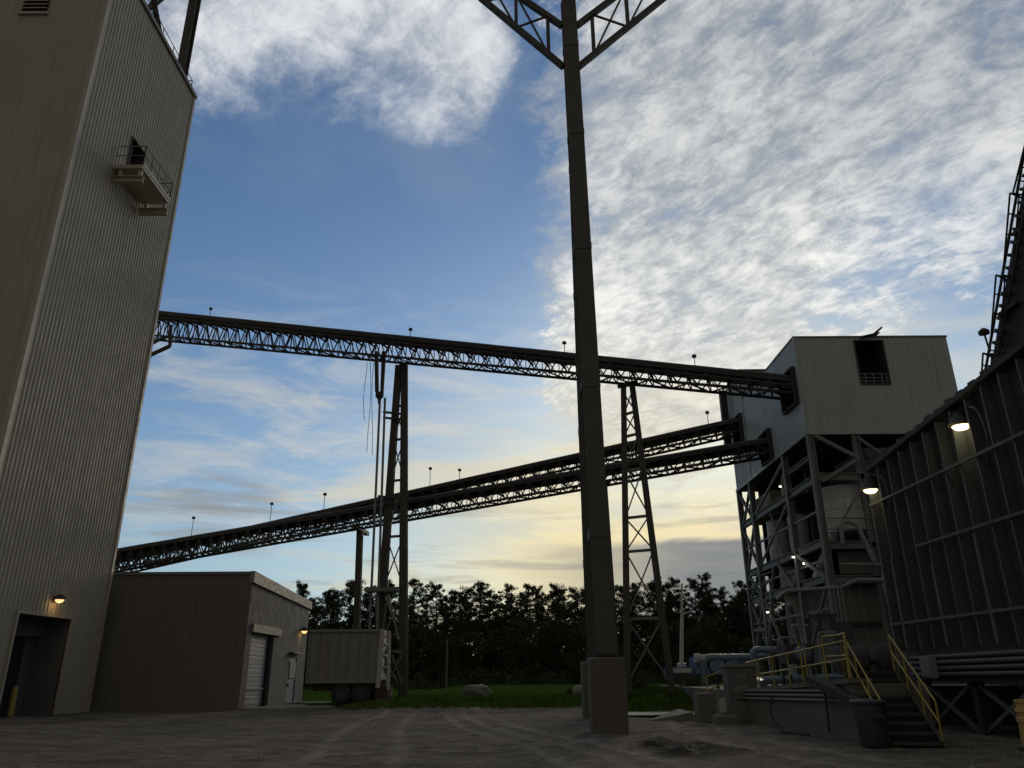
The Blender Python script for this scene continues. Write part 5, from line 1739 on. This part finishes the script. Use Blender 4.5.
def proto(name, pair, leafm):
    tr, cw = pair
    root = bpy.data.objects.new(name, None)
    COL.objects.link(root)
    tr.build('trunk', BARK, root, smooth=True)
    cw.build('crown', leafm, root)
    return root


PH = 13.2
protos = [proto('pine_tree', pine_mesh(40 + i, PH), PINE) for i in range(6)]
bpro = [proto('broadleaf_tree', broad_mesh(70 + i, 6.5), LEAF) for i in range(4)]
rt = random.Random(21)
# tops read off the tree line (x, y of crown tops in the view), nearest row
TOPS = [(304, 581), (330, 588), (352, 584), (372, 590), (389, 592), (415, 582), (436, 586), (452, 596), (470, 587), (488, 600), (505, 588), (520, 590),
        (538, 585), (556, 589), (573, 585), (592, 583), (610, 581), (632, 579), (655, 580), (672, 577), (692, 576), (708, 579), (722, 588), (741, 577),
        (283, 592), (262, 590), (240, 594), (760, 586), (780, 582), (802, 585), (825, 588), (850, 584), (880, 586), (215, 592), (190, 590)]
used = set()


def plant(pros, used, idx, x, y, z, sc, rz, label, cat, group):
    p = pros[idx]
    if idx in used:
        o = copy_tree(p)
    else:
        used.add(idx)
        o = p
    o.location = (x, y, z)
    o.scale = (sc * rt.uniform(.85, 1.2), sc * rt.uniform(.85, 1.2), sc)
    o.rotation_euler = (0, 0, rz)
    o['label'] = label; o['category'] = cat; o['group'] = group
    return o


ORD = ['first', 'second', 'third', 'fourth', 'fifth', 'sixth', 'seventh', 'eighth', 'ninth', 'tenth', 'eleventh', 'twelfth', 'thirteenth', 'fourteenth']
ZONES = [(0, 300, 'behind the tower and annex roof'), (300, 403, 'between the annex and the two-legged bent'), (403, 578, 'between the two-legged bent and the central pylon'),
         (578, 660, 'between the central pylon and the splayed bent'), (660, 750, 'between the splayed bent and the grey tower house'), (750, 1100, 'behind the grey tower house')]
zc = {}
for k, (px, py) in enumerate(sorted(TOPS)):
    yy = 118 + rt.uniform(-4, 7)
    py += rt.uniform(-4, 5)
    top = at_y(px, py - 3, yy)
    z = ground_z(top.x, yy, False)
    zn = [q for q in ZONES if q[0] <= px < q[1]][0][2]
    zc[zn] = zc.get(zn, -1) + 1
    plant(protos, used, k % 6, top.x, yy, z, (top.z - z) / (PH * 1.0), rt.uniform(0, 6.28),
          'tall front-row pine ' + zn + ', ' + ORD[zc[zn]] + ' from the left', 'tree', 'front row pines of the far tree line')
for k in range(62):
    yy = 128 + rt.uniform(0, 22)
    x = -66 + 132 * (k + rt.uniform(-.4, .4)) / 62
    z = ground_z(x, yy, False)
    plant(protos, used, rt.randrange(6), x, yy, z, rt.uniform(.98, 1.22), rt.uniform(0, 6.28),
          'tall dark pine standing in the rows behind the front pines of the far tree line', 'tree', 'pines behind the front row')
usedb = set()
for k in range(58):
    yy = 112 + rt.uniform(-2.5, 5)
    x = -58 + 112 * (k + rt.uniform(-.4, .4)) / 58
    z = ground_z(x, yy, False)
    plant(bpro, usedb, rt.randrange(4), x, yy, z, rt.uniform(.75, 1.35), rt.uniform(0, 6.28),
          'shorter bushy broadleaf tree at the foot of the far pines', 'tree', 'broadleaf trees below the pines')
for k in range(44):
    yy = 126 + rt.uniform(-2.5, 4)
    x = -60 + 116 * (k + rt.uniform(-.4, .4)) / 44
    plant(bpro, usedb, rt.randrange(4), x, yy, ground_z(x, yy, False), rt.uniform(1.25, 1.75), rt.uniform(0, 6.28),
          'taller leafy tree filling the gaps between the trunks of the far pines', 'tree', 'leafy trees between the pine trunks')
ub = MB()
ru = random.Random(33)
for k in range(150):
    x = -60 + 118 * k / 150 + ru.uniform(-.4, .4)
    yy = 108 + ru.uniform(-2, 2)
    bush_mesh(ub, x, yy, ground_z(x, yy, False) - .2, 1.2, 1.0, ru.uniform(1.2, 2.6), 240, .30, ru)
ub.build('undergrowth', BRUSH, kind='stuff')
wd = MB()
for k in range(260):
    x = -95 + 190 * k / 260 + ru.uniform(-.5, .5)
    yy = 160 + ru.uniform(-5, 8)
    bush_mesh(wd, x, yy, 0, 2.2, 1.6, ru.uniform(5.0, 7.5), 620, .6, ru)
    bush_mesh(wd, x, yy - 12, 0, 2.0, 1.4, ru.uniform(2.0, 4.0), 330, .5, ru)
wd.build('far_wood', PINE, kind='stuff')
